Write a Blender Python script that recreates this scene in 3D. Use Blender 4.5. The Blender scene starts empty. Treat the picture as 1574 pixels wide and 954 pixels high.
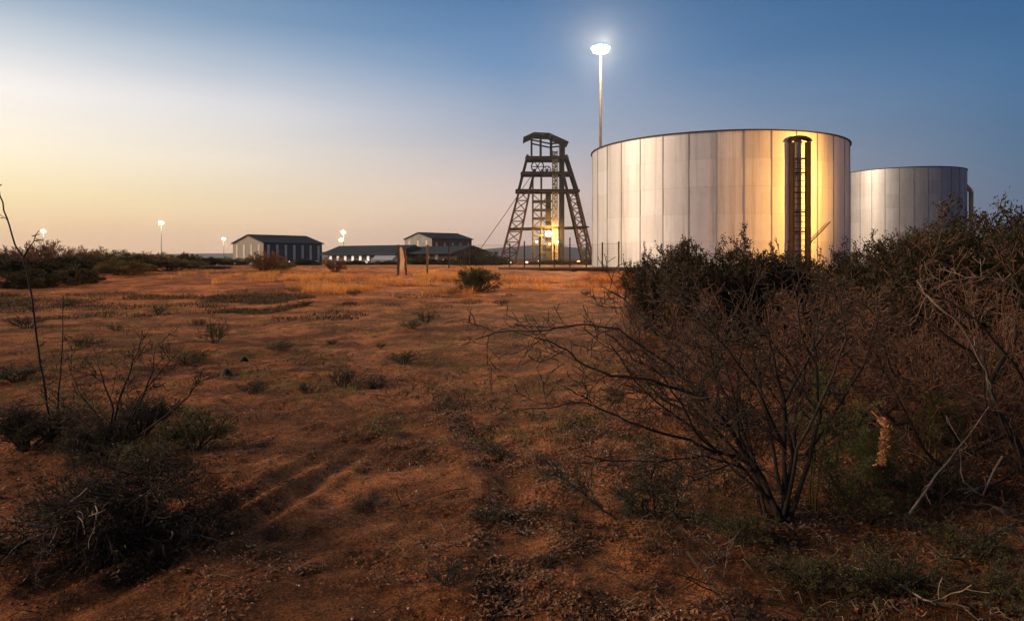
import bpy, math, random
import numpy as np
from mathutils import Vector, Matrix

random.seed(11)
rng = np.random.default_rng(11)
SC = bpy.context.scene
COL = SC.collection
R = math.radians

# ------------------------------------------------------------------ camera
F = 1049.0            # focal length in photo pixels (1574 wide)
EYE = 1.6
HOR = 396.0           # horizon row in the photo
cam_d = bpy.data.cameras.new('camera')
cam = bpy.data.objects.new('camera', cam_d)
COL.objects.link(cam)
cam.location = (0, 0, EYE)
cam.rotation_euler = (R(90), 0, 0)
cam_d.sensor_width = 36
cam_d.lens = 36 * F / 1574
cam_d.shift_y = -(477 - HOR) / 1574
cam_d.clip_start = 0.05
cam_d.clip_end = 20000
SC.camera = cam


def W(px, py, d):
    return Vector(((px - 787) / F * d, d, EYE + (HOR - py) / F * d))


# ------------------------------------------------------------------ noise + terrain
def _hash(ix, iy, s):
    n = (ix * 374761393 + iy * 668265263 + s * 974711) & 0xffffffff
    n = ((n ^ (n >> 13)) * 1274126177) & 0xffffffff
    n = (n ^ (n >> 16)) & 0xffffffff
    return n / 4294967295.0


def vnoise(x, y, s=0):
    x = np.asarray(x, float); y = np.asarray(y, float)
    ix = np.floor(x).astype(np.int64); iy = np.floor(y).astype(np.int64)
    fx = x - ix; fy = y - iy
    fx = fx * fx * fx * (fx * (fx * 6 - 15) + 10); fy = fy * fy * fy * (fy * (fy * 6 - 15) + 10)
    a = _hash(ix, iy, s); b = _hash(ix + 1, iy, s); c = _hash(ix, iy + 1, s); d = _hash(ix + 1, iy + 1, s)
    return (a * (1 - fx) + b * fx) * (1 - fy) + (c * (1 - fx) + d * fx) * fy - 0.5


def sstep(a, b, x):
    t = np.clip((x - a) / (b - a), 0, 1)
    return t * t * (3 - 2 * t)


def base_height(x, y):
    r = np.hypot(x * 0.55, y)
    return 0.98 * sstep(14, 44, r) - 1.25 * sstep(52, 130, r)


def pix_flat(px, py):
    d = EYE * F / (py - HOR)
    return ((px - 787) / F * d, d)


RUTS = [
    ([pix_flat(*p) for p in [(690, 600), (728, 650), (760, 690), (792, 745), (800, 800), (790, 860), (800, 954), (815, 1100)]], 0.14, 0.034),
    ([pix_flat(*p) for p in [(620, 640), (520, 715), (470, 748), (410, 790), (300, 840), (200, 890), (90, 945), (-80, 1030)]], 0.08, 0.034),
    ([pix_flat(*p) for p in [(560, 655), (500, 700), (440, 735), (330, 790), (210, 850), (60, 905)]], 0.07, 0.034),
]


def seg_dist(x, y, pts):
    best = np.full(np.shape(x), 1e9)
    for (ax, ay), (bx, by) in zip(pts[:-1], pts[1:]):
        dx, dy = bx - ax, by - ay
        t = np.clip(((x - ax) * dx + (y - ay) * dy) / (dx * dx + dy * dy), 0, 1)
        best = np.minimum(best, np.hypot(x - ax - t * dx, y - ay - t * dy))
    return best


def height(x, y):
    x = np.asarray(x, float); y = np.asarray(y, float)
    r = np.hypot(x, y)
    near = 1 - sstep(45, 80, r)
    h = base_height(x, y)
    h = h + near * (0.11 * vnoise(x / 3.1, y / 3.1, 1) + 0.04 * vnoise(x / 1.05, y / 1.05, 2))
    fine = 1 - sstep(12, 30, r)
    h = h + fine * (0.055 * vnoise(x / .42, y / .42, 3) + 0.030 * vnoise(x / .17, y / .17, 4) + 0.018 * vnoise(x / .07, y / .07, 5))
    if np.any(y < 14):
        wob = 0.03 * vnoise(x / .5, y / .5, 8)
        for pts, w, dep in RUTS:
            d = seg_dist(x, y, pts) + wob
            y_far = max(q[1] for q in pts)
            fd = sstep(0, 1.6, y_far - y) * (0.55 + 0.9 * (vnoise(x / .8, y / .8, 14) + .5))
            h = h + fd * (-dep * np.exp(-(d / w) ** 2) + dep * 0.5 * np.exp(-((d - 2.0 * w) / (0.7 * w)) ** 2))
    return h


def gz(x, y):
    return float(height(np.array([x]), np.array([y]))[0])


def hit(px, py, dmax=140):
    d = 1.5
    while d < dmax:
        p = W(px, py, d)
        if p.z <= gz(p.x, p.y):
            return p
        d *= 1.01
    return p


# ------------------------------------------------------------------ materials
def new_mat(name):
    m = bpy.data.materials.new(name)
    m.use_nodes = True
    nt = m.node_tree
    b = nt.nodes['Principled BSDF']
    return m, nt, b


def ramp(nt, fac, stops):
    r = nt.nodes.new('ShaderNodeValToRGB')
    e = r.color_ramp.elements
    e[0].position, e[1].position = stops[0][0], stops[-1][0]
    e[0].color = (*stops[0][1], 1); e[1].color = (*stops[-1][1], 1)
    for p, c in stops[1:-1]:
        q = e.new(p); q.color = (*c, 1)
    nt.links.new(fac, r.inputs[0])
    return r.outputs[0]


def noise(nt, scale, detail=4, rough=.55, coord='Object', stretch=None, dist=0):
    tc = nt.nodes.new('ShaderNodeTexCoord')
    o = tc.outputs[coord]
    if stretch:
        mp = nt.nodes.new('ShaderNodeMapping'); mp.inputs['Scale'].default_value = stretch
        nt.links.new(o, mp.inputs[0]); o = mp.outputs[0]
    n = nt.nodes.new('ShaderNodeTexNoise')
    n.inputs['Scale'].default_value = scale; n.inputs['Detail'].default_value = detail
    n.inputs['Roughness'].default_value = rough; n.inputs['Distortion'].default_value = dist
    nt.links.new(o, n.inputs['Vector'])
    return n.outputs['Fac']


def mixc(nt, fac, a, b, mode='MIX'):
    m = nt.nodes.new('ShaderNodeMix'); m.data_type = 'RGBA'; m.blend_type = mode
    for sock, v in ((0, fac), (6, a), (7, b)):
        if hasattr(v, 'links'):
            nt.links.new(v, m.inputs[sock])
        elif isinstance(v, (int, float)):
            m.inputs[sock].default_value = v
        else:
            m.inputs[sock].default_value = (*v, 1)
    return m.outputs[2]


def bump(nt, b, h, strength, dist):
    bp = nt.nodes.new('ShaderNodeBump')
    bp.inputs['Strength'].default_value = strength; bp.inputs['Distance'].default_value = dist
    nt.links.new(h, bp.inputs['Height']); nt.links.new(bp.outputs[0], b.inputs['Normal'])


def simple(name, c1, c2, scale, rough=.8, metal=0, spec=.3, bmp=0, stretch=None):
    m, nt, b = new_mat(name)
    n = noise(nt, scale, 5, .6, stretch=stretch)
    nt.links.new(ramp(nt, n, [(.33, c1), (.67, c2)]), b.inputs['Base Color'])
    b.inputs['Roughness'].default_value = rough; b.inputs['Metallic'].default_value = metal
    b.inputs['Specular IOR Level'].default_value = spec
    if bmp:
        bump(nt, b, n, .5, bmp)
    return m


def leafmat(name, c1, c2, scale=3.0, trans=.35):
    m, nt, b = new_mat(name)
    n = noise(nt, scale, 5, .7)
    c = ramp(nt, n, [(.32, c1), (.68, c2)])
    nt.links.new(c, b.inputs['Base Color'])
    b.inputs['Roughness'].default_value = .6; b.inputs['Specular IOR Level'].default_value = .25
    t = nt.nodes.new('ShaderNodeBsdfTranslucent'); nt.links.new(c, t.inputs[0])
    mx = nt.nodes.new('ShaderNodeMixShader'); mx.inputs[0].default_value = trans
    nt.links.new(b.outputs[0], mx.inputs[1]); nt.links.new(t.outputs[0], mx.inputs[2])
    nt.links.new(mx.outputs[0], nt.nodes['Material Output'].inputs[0])
    return m


def emit(name, col, s):
    m, nt, b = new_mat(name)
    b.inputs['Base Color'].default_value = (.8, .8, .8, 1)
    b.inputs['Emission Color'].default_value = (*col, 1)
    b.inputs['Emission Strength'].default_value = s
    return m


M = {}
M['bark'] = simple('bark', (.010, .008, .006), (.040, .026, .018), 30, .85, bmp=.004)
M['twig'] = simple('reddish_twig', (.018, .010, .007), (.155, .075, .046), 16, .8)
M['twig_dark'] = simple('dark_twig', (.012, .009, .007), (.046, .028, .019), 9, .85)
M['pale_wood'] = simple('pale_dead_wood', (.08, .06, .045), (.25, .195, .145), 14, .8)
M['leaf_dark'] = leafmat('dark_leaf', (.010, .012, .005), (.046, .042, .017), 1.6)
M['leaf_mid'] = leafmat('mid_leaf', (.030, .034, .011), (.105, .098, .034), 2.2)
M['leaf_brown'] = leafmat('brown_leaf', (.05, .022, .01), (.13, .06, .025), 2.2)
M['leaf_green'] = leafmat('green_leaf', (.055, .068, .018), (.16, .17, .052), 4)
M['leaf_bright'] = leafmat('bright_leaf', (.11, .135, .045), (.27, .28, .10), 6)
M['leaf_grey'] = leafmat('grey_green_leaf', (.03, .036, .022), (.085, .092, .055), 6)
M['straw'] = leafmat('straw', (.30, .135, .042), (.56, .29, .10), .5, .4)
M['weed_dark'] = leafmat('dark_weed', (.016, .012, .007), (.060, .044, .018), 1.2, .2)
M['dry_leaf'] = leafmat('dry_leaf', (.09, .035, .016), (.30, .15, .075), 40, .15)
M['curl'] = leafmat('dry_curl', (.34, .15, .06), (.60, .32, .15), 25, .3)
M['clod'] = simple('soil_clod', (.14, .055, .025), (.34, .15, .068), 14, .95)
M['pebble'] = simple('pebble', (.30, .22, .16), (.62, .55, .48), 9, .8)
M['steel_dark'] = simple('dark_painted_steel', (.013, .012, .010), (.030, .026, .022), 1.2, .6)
M['steel_olive'] = simple('olive_painted_steel', (.05, .045, .02), (.10, .085, .04), .8, .6)
M['steel_lamplit'] = simple('lamplit_steel', (.26, .21, .10), (.42, .34, .17), 1.0, .6)  # yellow light on ladderway and downpipe put into the colour
M['steel_grey'] = simple('grey_steel', (.20, .19, .18), (.32, .31, .29), .5, .45, .5)
M['rust'] = simple('rust_steel', (.012, .008, .006), (.032, .018, .012), 2.5, .75)
M['pipe'] = simple('rusty_pipe', (.022, .013, .009), (.06, .032, .02), 3, .7)
M['concrete'] = simple('concrete', (.24, .21, .18), (.40, .36, .31), 2.5, .9)
M['post'] = simple('fence_post_steel', (.05, .032, .022), (.12, .075, .05), 6, .8)
M['wire'] = simple('fence_wire', (.10, .085, .07), (.20, .17, .14), 4, .6, .4)
M['navy_sheet'] = simple('navy_sheeting', (.018, .034, .048), (.030, .052, .070), .35, .55, stretch=(9, 9, .4))
M['navy_roof'] = simple('navy_roofing', (.010, .018, .026), (.020, .032, .042), .4, .75)
M['glowlit_sheet'] = simple('glowlit_sheeting', (.15, .13, .112), (.22, .195, .17), .5, .6, stretch=(9, 9, .4))  # paler than the navy walls: reflected glow on the gable put into the colour
M['skylight'] = simple('translucent_sheet', (.30, .33, .35), (.46, .49, .50), .5, .5)
M['brick'] = simple('brown_brick', (.09, .055, .042), (.15, .095, .072), .9, .85)
M['grey_wall'] = simple('grey_plaster', (.16, .165, .17), (.24, .245, .25), .4, .85)
M['pale_roof'] = simple('pale_roofing', (.36, .38, .40), (.50, .52, .54), .6, .6)
M['win_lit'] = emit('lit_window', (1, .92, .78), .75)
M['lamp_white'] = emit('lamp_white', (1, .93, .80), 5)
M['lamp_warm'] = emit('lamp_warm', (1, .84, .55), 8)
M['lamp_far'] = emit('lamp_far', (1, .82, .46), 1.8)
M['lamp_sodium'] = emit('lamp_sodium', (1, .55, .13), 12)
M['hill'] = simple('bush_covered_hill', (.05, .06, .05), (.09, .10, .085), .02, .95)
M['cloth'] = simple('weathered_board', (.55, .42, .30), (.75, .62, .48), 4, .8)


def ground_mat():
    m, nt, b = new_mat('red_soil')
    big = noise(nt, .16, 5, .6, dist=.5)
    mid = noise(nt, .9, 6, .66, dist=.4)
    sm = noise(nt, 5.5, 8, .70)
    gr = noise(nt, 38, 6, .75)
    soil = ramp(nt, sm, [(.30, (.18, .068, .028)), (.46, (.42, .168, .068)), (.72, (.58, .262, .118))])
    lit = ramp(nt, gr, [(.34, (.034, .015, .008)), (.52, (.14, .058, .026)), (.76, (.34, .16, .08))])
    jt = nt.nodes.new('ShaderNodeMath'); jt.operation = 'MULTIPLY_ADD'
    nt.links.new(gr, jt.inputs[0]); jt.inputs[1].default_value = .55; nt.links.new(mid, jt.inputs[2])
    mid = nt.nodes.new('ShaderNodeMath'); mid.operation = 'SUBTRACT'; nt.links.new(jt.outputs[0], mid.inputs[0]); mid.inputs[1].default_value = .275
    mid = mid.outputs[0]
    patch = ramp(nt, mid, [(.43, (0, 0, 0)), (.55, (.9, .9, .9))])
    md2 = noise(nt, 3.1, 7, .72, dist=.6)
    patch = mixc(nt, 1, patch, ramp(nt, md2, [(.51, (0, 0, 0)), (.60, (.8, .8, .8))]), 'LIGHTEN')
    c = mixc(nt, patch, soil, lit)
    dark = ramp(nt, big, [(.36, (.52, .48, .44)), (.58, (1, 1, 1))])
    c = mixc(nt, 1.0, c, dark, 'MULTIPLY')
    g2 = ramp(nt, gr, [(.36, (.36, .34, .32)), (.50, (.95, .93, .90)), (.64, (1.45, 1.40, 1.32))])
    c = mixc(nt, 1, c, g2, 'MULTIPLY')
    fg = noise(nt, 85, 3, .7)
    c = mixc(nt, 1, c, ramp(nt, fg, [(.36, (.34, .32, .30)), (.50, (1, 1, 1)), (.64, (1.65, 1.58, 1.5))]), 'MULTIPLY')
    nt.links.new(c, b.inputs['Base Color'])
    b.inputs['Roughness'].default_value = .95
    b.inputs['Specular IOR Level'].default_value = .1
    ad = nt.nodes.new('ShaderNodeMath'); ad.operation = 'MULTIPLY_ADD'
    nt.links.new(sm, ad.inputs[0]); ad.inputs[1].default_value = 1.6; nt.links.new(gr, ad.inputs[2])
    bump(nt, b, ad.outputs[0], 1.0, .04)
    return m


M['soil'] = ground_mat()


def tank_mat(name, c, rough, metal):
    m, nt, b = new_mat(name)
    at = nt.nodes.new('ShaderNodeAttribute'); at.attribute_name = 'panel'
    st = noise(nt, .55, 6, .65, stretch=(1, 1, .22))
    sp = noise(nt, 3.0, 6, .7)
    base = ramp(nt, st, [(.30, tuple(v * .80 for v in c)), (.70, tuple(v * 1.06 for v in c))])
    mp = nt.nodes.new('ShaderNodeMapRange'); mp.inputs[1].default_value = -1
    nt.links.new(at.outputs['Fac'], mp.inputs[0])
    pt = ramp(nt, mp.outputs[0], [(0, (.55, .53, .50)), (.45, (.58, .56, .53)), (.5, (.90, .90, .90)), (1, (1.04, 1.04, 1.04))])
    base = mixc(nt, 1, base, pt, 'MULTIPLY')
    s2 = ramp(nt, sp, [(.30, (.92, .90, .87)), (.62, (1, 1, 1))])
    base = mixc(nt, .8, base, s2, 'MULTIPLY')
    rs = noise(nt, 1.0, 7, .72, stretch=(3.2, 3.2, .10))
    base = mixc(nt, ramp(nt, rs, [(.50, (0, 0, 0)), (.70, (.55, .55, .55))]), base, (.20, .15, .11))
    nt.links.new(base, b.inputs['Base Color'])
    b.inputs['Metallic'].default_value = metal
    mr = nt.nodes.new('ShaderNodeMapRange')
    mr.inputs[3].default_value = rough - .05; mr.inputs[4].default_value = rough + .09
    nt.links.new(sp, mr.inputs[0]); nt.links.new(mr.outputs[0], b.inputs['Roughness'])
    bump(nt, b, st, .12, .03)
    return m


M['tank'] = tank_mat('galvanised_panels', (.54, .575, .625), .48, .42)
M['tank_far'] = tank_mat('blue_grey_panels', (.27, .29, .33), .46, .72)


# ------------------------------------------------------------------ mesh builder
class MB:
    def __init__(self):
        self.v = []; self.f = []

    def add(self, vs, fs):
        n = len(self.v)
        self.v.extend([tuple(p) for p in vs])
        self.f.extend([tuple(i + n for i in f) for f in fs])

    def box(self, c, s, rot=None):
        hx, hy, hz = s[0] / 2, s[1] / 2, s[2] / 2
        vs = [Vector((x, y, z)) for x in (-hx, hx) for y in (-hy, hy) for z in (-hz, hz)]
        if rot is not None:
            vs = [rot @ v for v in vs]
        c = Vector(c)
        self.add([v + c for v in vs], [(0, 1, 3, 2), (4, 6, 7, 5), (0, 4, 5, 1), (2, 3, 7, 6), (0, 2, 6, 4), (1, 5, 7, 3)])

    def beam(self, p, q, w, h=None):
        p = Vector(p); q = Vector(q); h = h or w
        d = q - p; L = d.length
        z = d.normalized()
        up = Vector((0, 0, 1)) if abs(z.z) < .95 else Vector((0, 1, 0))
        x = up.cross(z).normalized(); y = z.cross(x)
        rot = Matrix((x, y, z)).transposed()
        self.box((p + q) / 2, (w, h, L), rot)

    def tube(self, pts, rad, n=5, cap=True):
        pts = [Vector(p) for p in pts]
        m = len(pts)
        if not hasattr(rad, '__len__'):
            rad = [rad] * m
        vs = []; fs = []
        x = None
        for i, p in enumerate(pts):
            t = (pts[min(i + 1, m - 1)] - pts[max(i - 1, 0)])
            if t.length < 1e-9:
                t = Vector((0, 0, 1))
            t.normalize()
            if x is None:
                a = Vector((0, 0, 1)) if abs(t.z) < .9 else Vector((1, 0, 0))
                x = a.cross(t).normalized()
            else:
                x = (x - t * x.dot(t))
                if x.length < 1e-6:
                    x = Vector((1, 0, 0)).cross(t)
                x.normalize()
            y = t.cross(x)
            for k in range(n):
                a = 2 * math.pi * k / n
                vs.append(p + (x * math.cos(a) + y * math.sin(a)) * rad[i])
        for i in range(m - 1):
            for k in range(n):
                k2 = (k + 1) % n
                fs.append((i * n + k, i * n + k2, (i + 1) * n + k2, (i + 1) * n + k))
        if cap:
            fs.append(tuple(range(n - 1, -1, -1))); fs.append(tuple((m - 1) * n + k for k in range(n)))
        self.add(vs, fs)

    def lathe(self, prof, n=24, c=(0, 0, 0), axis='z'):
        vs = []; fs = []
        for r, z in prof:
            for k in range(n):
                a = 2 * math.pi * k / n
                if axis == 'z':
                    vs.append(Vector((c[0] + r * math.cos(a), c[1] + r * math.sin(a), c[2] + z)))
                else:
                    vs.append(Vector((c[0] + r * math.cos(a), c[1] + z, c[2] + r * math.sin(a))))
        for i in range(len(prof) - 1):
            for k in range(n):
                k2 = (k + 1) % n
                fs.append((i * n + k, i * n + k2, (i + 1) * n + k2, (i + 1) * n + k))
        self.add(vs, fs)

    def mesh(self, name, mat, smooth=False):
        me = bpy.data.meshes.new(name)
        me.from_pydata(self.v, [], self.f)
        me.materials.append(mat)
        if smooth:
            me.polygons.foreach_set('use_smooth', [True] * len(me.polygons))
        me.update()
        return me

    def build(self, name, mat, parent=None, smooth=False):
        o = bpy.data.objects.new(name, self.mesh(name, mat, smooth))
        COL.objects.link(o)
        if parent:
            o.parent = parent
        return o


def tag(o, label=None, cat=None, group=None, kind=None):
    if label: o['label'] = label
    if cat: o['category'] = cat
    if group: o['group'] = group
    if kind: o['kind'] = kind
    return o


def thing(name, label, cat, loc=(0, 0, 0), rz=0, group=None, scale=1):
    o = bpy.data.objects.new(name, None)
    o.empty_display_size = .3
    COL.objects.link(o)
    o.location = loc; o.rotation_euler = (0, 0, rz)
    o.scale = (scale,) * 3 if not hasattr(scale, '__len__') else scale
    return tag(o, label, cat, group)


def copy_tree(root, label, loc, rz, scale, group=None):
    r = root.copy(); COL.objects.link(r)
    r.location = loc; r.rotation_euler = (0, 0, rz)
    r.scale = (scale,) * 3 if not hasattr(scale, '__len__') else scale
    r['label'] = label
    if group: r['group'] = group
    for ch in list(root.children):
        c = ch.copy(); COL.objects.link(c); c.parent = r
    return r


def mesh_np(name, v, f, mat, smooth=False):
    me = bpy.data.meshes.new(name)
    v = np.asarray(v, np.float32); f = np.asarray(f, np.int32)
    k = f.shape[1]
    me.vertices.add(len(v)); me.vertices.foreach_set('co', v.ravel())
    me.loops.add(f.size); me.loops.foreach_set('vertex_index', f.ravel())
    me.polygons.add(len(f))
    me.polygons.foreach_set('loop_start', np.arange(0, f.size, k, dtype=np.int32))
    try:
        me.polygons.foreach_set('loop_total', np.full(len(f), k, np.int32))
    except Exception:
        pass
    if smooth:
        me.polygons.foreach_set('use_smooth', np.ones(len(f), bool))
    me.materials.append(mat)
    me.update(calc_edges=True)
    me.validate()
    return me


def obj(name, me, parent=None):
    o = bpy.data.objects.new(name, me)
    COL.objects.link(o)
    if parent: o.parent = parent
    return o


# ------------------------------------------------------------------ ground
def make_ground():
    def geo(a, step0, ratio, end):
        out = []; s = step0; x = a
        while x < end:
            x += s; s *= ratio; out.append(x)
        return out
    xs = list(np.arange(-7, 7.001, .036))
    pos = geo(xs[-1], .04, 1.055, 3500)
    xs = np.array([-p for p in reversed(pos)] + xs + pos)
    ys = list(np.arange(1.5, 9.0, .03))
    ys = [-y for y in reversed(geo(-1.5, .05, 1.15, 300))] + ys + geo(ys[-1], .035, 1.022, 3500)
    ys = np.array(sorted(ys))
    X, Y = np.meshgrid(xs, ys)
    Z = height(X, Y)
    v = np.stack([X, Y, Z], -1).reshape(-1, 3)
    nx, ny = len(xs), len(ys)
    i = np.arange(ny - 1)[:, None] * nx + np.arange(nx - 1)[None, :]
    i = i.ravel()
    f = np.stack([i, i + 1, i + nx + 1, i + nx], -1)
    o = obj('ground', mesh_np('ground', v, f, M['soil'], True))
    tag(o, kind='structure')


make_ground()


def make_hills():
    m = MB()
    n = 160; vs = []
    for i in range(n + 1):
        px = -400 + 2400 * i / n
        d = 2600
        top = 391 + 2.5 * vnoise(px / 60, 0, 5) - 14 * math.exp(-((px - 830) / 120) ** 2) - 4 * math.exp(-((px - 500) / 200) ** 2)
        top = float(top)
        a = W(px, 404, d); b = W(px, top, d + 350); c = W(px, 404, d + 900)
        a.z = -2; c.z = -2
        vs += [a, b, c]
    fs = []
    for i in range(n):
        for k in range(2):
            fs.append((i * 3 + k, (i + 1) * 3 + k, (i + 1) * 3 + k + 1, i * 3 + k + 1))
    m.add(vs, fs)
    tag(m.build('hills', M['hill'], smooth=True), kind='structure')


make_hills()


# ------------------------------------------------------------------ tanks
def make_tank(name, label, cx, cy, z0, Rr, H, npan, courses, mat, rimmat):
    t = thing(name, label, 'tank', (cx, cy, z0))
    sub = 6
    vs = []; fs = []; pan = []
    n = npan * sub
    for c in range(courses):
        za = H * c / courses - (.03 if c else 0); zb = H * (c + 1) / courses
        r = Rr + .007 * (c % 2)
        j0 = len(vs)
        for z in (za, zb):
            for k in range(n):
                a = 2 * math.pi * k / n
                vs.append((math.cos(a) * r, math.sin(a) * r, z))
        for k in range(n):
            k2 = (k + 1) % n
            fs.append((j0 + k, j0 + k2, j0 + n + k2, j0 + n + k))
            pan.append(_hash(k // sub, c, 77 + npan))
    nf = len(fs)
    mb = MB(); mb.add(vs, fs)
    for k in range(npan):
        a = 2 * math.pi * k / npan
        rot = Matrix.Rotation(a, 3, 'Z')
        mb.box(rot @ Vector((Rr + .014, 0, H / 2)), (.022, .055, H - .02), rot)
    for c in range(1, courses):
        z = H * c / courses
        mb.lathe([(Rr + .006, z - .02), (Rr + .011, z - .015), (Rr + .011, z + .015), (Rr + .006, z + .015)], 160)
    me = mb.mesh('shell', mat)
    at = me.attributes.new('panel', 'FLOAT', 'FACE')
    vals = pan + [-1.0] * (npan * 6)
    vals = vals + [.05] * (len(me.polygons) - len(vals))
    at.data.foreach_set('value', vals)
    sm = [True] * nf + [False] * (len(me.polygons) - nf)
    me.polygons.foreach_set('use_smooth', sm)
    obj('shell', me, t)
    rm = MB()
    rm.lathe([(Rr + .03, H - .015), (Rr + .08, H - .015), (Rr + .08, H + .045), (Rr - .06, H + .045), (Rr - .06, H - .015)], 128)
    rm.build('rim', rimmat, t)
    rf = MB()
    rf.lathe([(Rr - .07, H - .12), (Rr * .5, H - .06), (.05, H - .02)], 96)
    rf.build('roof', mat, t, True)
    return t


D1 = 44.0
ang1 = R(16.53)
C1 = Vector((D1 * math.sin(ang1), D1 * math.cos(ang1), 0))
R1 = D1 * math.sin(R(9.84))
Z1 = EYE - 14 / F * 43.0
H1 = 158 / F * 43.0 + EYE - Z1
tank1 = make_tank('water_tank', 'broad bright galvanised steel tank with a dark caged ladder on its side', C1.x, C1.y, Z1, R1, H1, 34, 5, M['tank'], M['steel_dark'])


def cyl_hit(px):
    dx = (px - 787) / F
    a = dx * dx + 1; b = -2 * (C1.x * dx + C1.y); c = C1.x ** 2 + C1.y ** 2 - R1 ** 2
    d = (-b - math.sqrt(b * b - 4 * a * c)) / (2 * a)
    return Vector((dx * d, d, 0))


def make_ladder():
    p = cyl_hit(1226)
    nrm = (p - C1).normalized()
    tocam = (-p).normalized()
    face = (nrm * .55 + tocam * .45).normalized()
    base = p + nrm * .13 - Vector((C1.x, C1.y, 0))
    lad = bpy.data.objects.new('caged_ladder', None); COL.objects.link(lad); lad.parent = tank1
    lad.location = (base.x, base.y, 0)
    lad.rotation_euler = (0, 0, math.atan2(face.y, face.x) + math.pi / 2)   # local -y faces out
    top = H1 - .60
    w = .41
    for s in (-1, 1):
        m = MB()
        m.box((s * w, 0, top / 2), (.25, .07, top))
        for k in (-1, 1):
            m.box((s * w + k * .085, -.16, top / 2), (.045, .05, top))
        z = .4
        while z < top - .2:
            m.box((s * w, -.09, z), (.17, .15, .04)); z += .55
        m.build('stringer', M['rust'], lad)
    m = MB()
    m.box((0, -.12, (top - .85) / 2), (.085, .08, top - .85))
    m.build('centre_rail', M['rust'], lad)
    m = MB()
    z = .3
    while z < top - .9:
        m.tube([(-w + .08, -.02, z), (w - .08, -.02, z)], .018, 5); z += .30
    z = .9
    while z < top - .7:
        m.box((0, -.03, z), (w * 2 - .18, .03, .07)); z += 1.0
    m.box((0, -.03, top - .83), (w * 2 - .18, .06, .09))
    m.build('rungs', M['rust'], lad)
    m = MB()
    pts = []
    for i in range(13):
        a = math.pi * i / 12
        pts.append((-.52 * math.cos(a), -.06, top + .02 + .22 * math.sin(a)))
    m.tube(pts, .12, 6)
    for yy in (.04, -.20):
        m.tube([(q[0] * .96, yy, q[2] + .01) for q in pts], .05, 5)
    m.build('top_hoop', M['rust'], lad)


make_ladder()
# sloping overflow pipe on the tank wall
_m = MB()
pa, pb = cyl_hit(1243), cyl_hit(1272)
for q in (pa, pb):
    q += (q - C1).normalized() * .14
za = EYE + (HOR - 372) / F * pa.y - Z1; zb = EYE + (HOR - 341) / F * pb.y - Z1
pm = cyl_hit(1258); pm += (pm - C1).normalized() * .16
_m.tube([(pa.x - C1.x, pa.y - C1.y, za), (pm.x - C1.x, pm.y - C1.y, (za + zb) / 2), (pb.x - C1.x, pb.y - C1.y, zb)], .03, 6)
_m.build('overflow_pipe', M['rust'], tank1, True)

a2 = math.atan((1383 - 787) / F)
D2 = 86.0
C2 = Vector((D2 * math.sin(a2), D2 * math.cos(a2), 0))
R2 = D2 * math.sin(R(4.1))
near2 = C2.y - R2
Z2 = -.1
H2 = 140 / F * near2 + EYE - Z2
tank2 = make_tank('water_tank', 'smaller blue grey steel tank standing behind the broad bright one', C2.x, C2.y, Z2, R2, H2, 30, 8, M['tank_far'], M['steel_dark'])
pr = W(1484, 300, C2.y - 3)
_m = MB()
ddx = Vector((pr.x - C2.x, pr.y - C2.y, 0)).normalized() * (R2 + .35)
_m.tube([(ddx.x, ddx.y, 0), (ddx.x, ddx.y, H2 - 2.2)], .22, 8)
_m.tube([(ddx.x, ddx.y, H2 - 2.2), (ddx.x * .93, ddx.y * .93, H2 - 1.6)], .22, 8)
_m.build('downpipe', M['steel_lamplit'], tank2, True)


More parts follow.
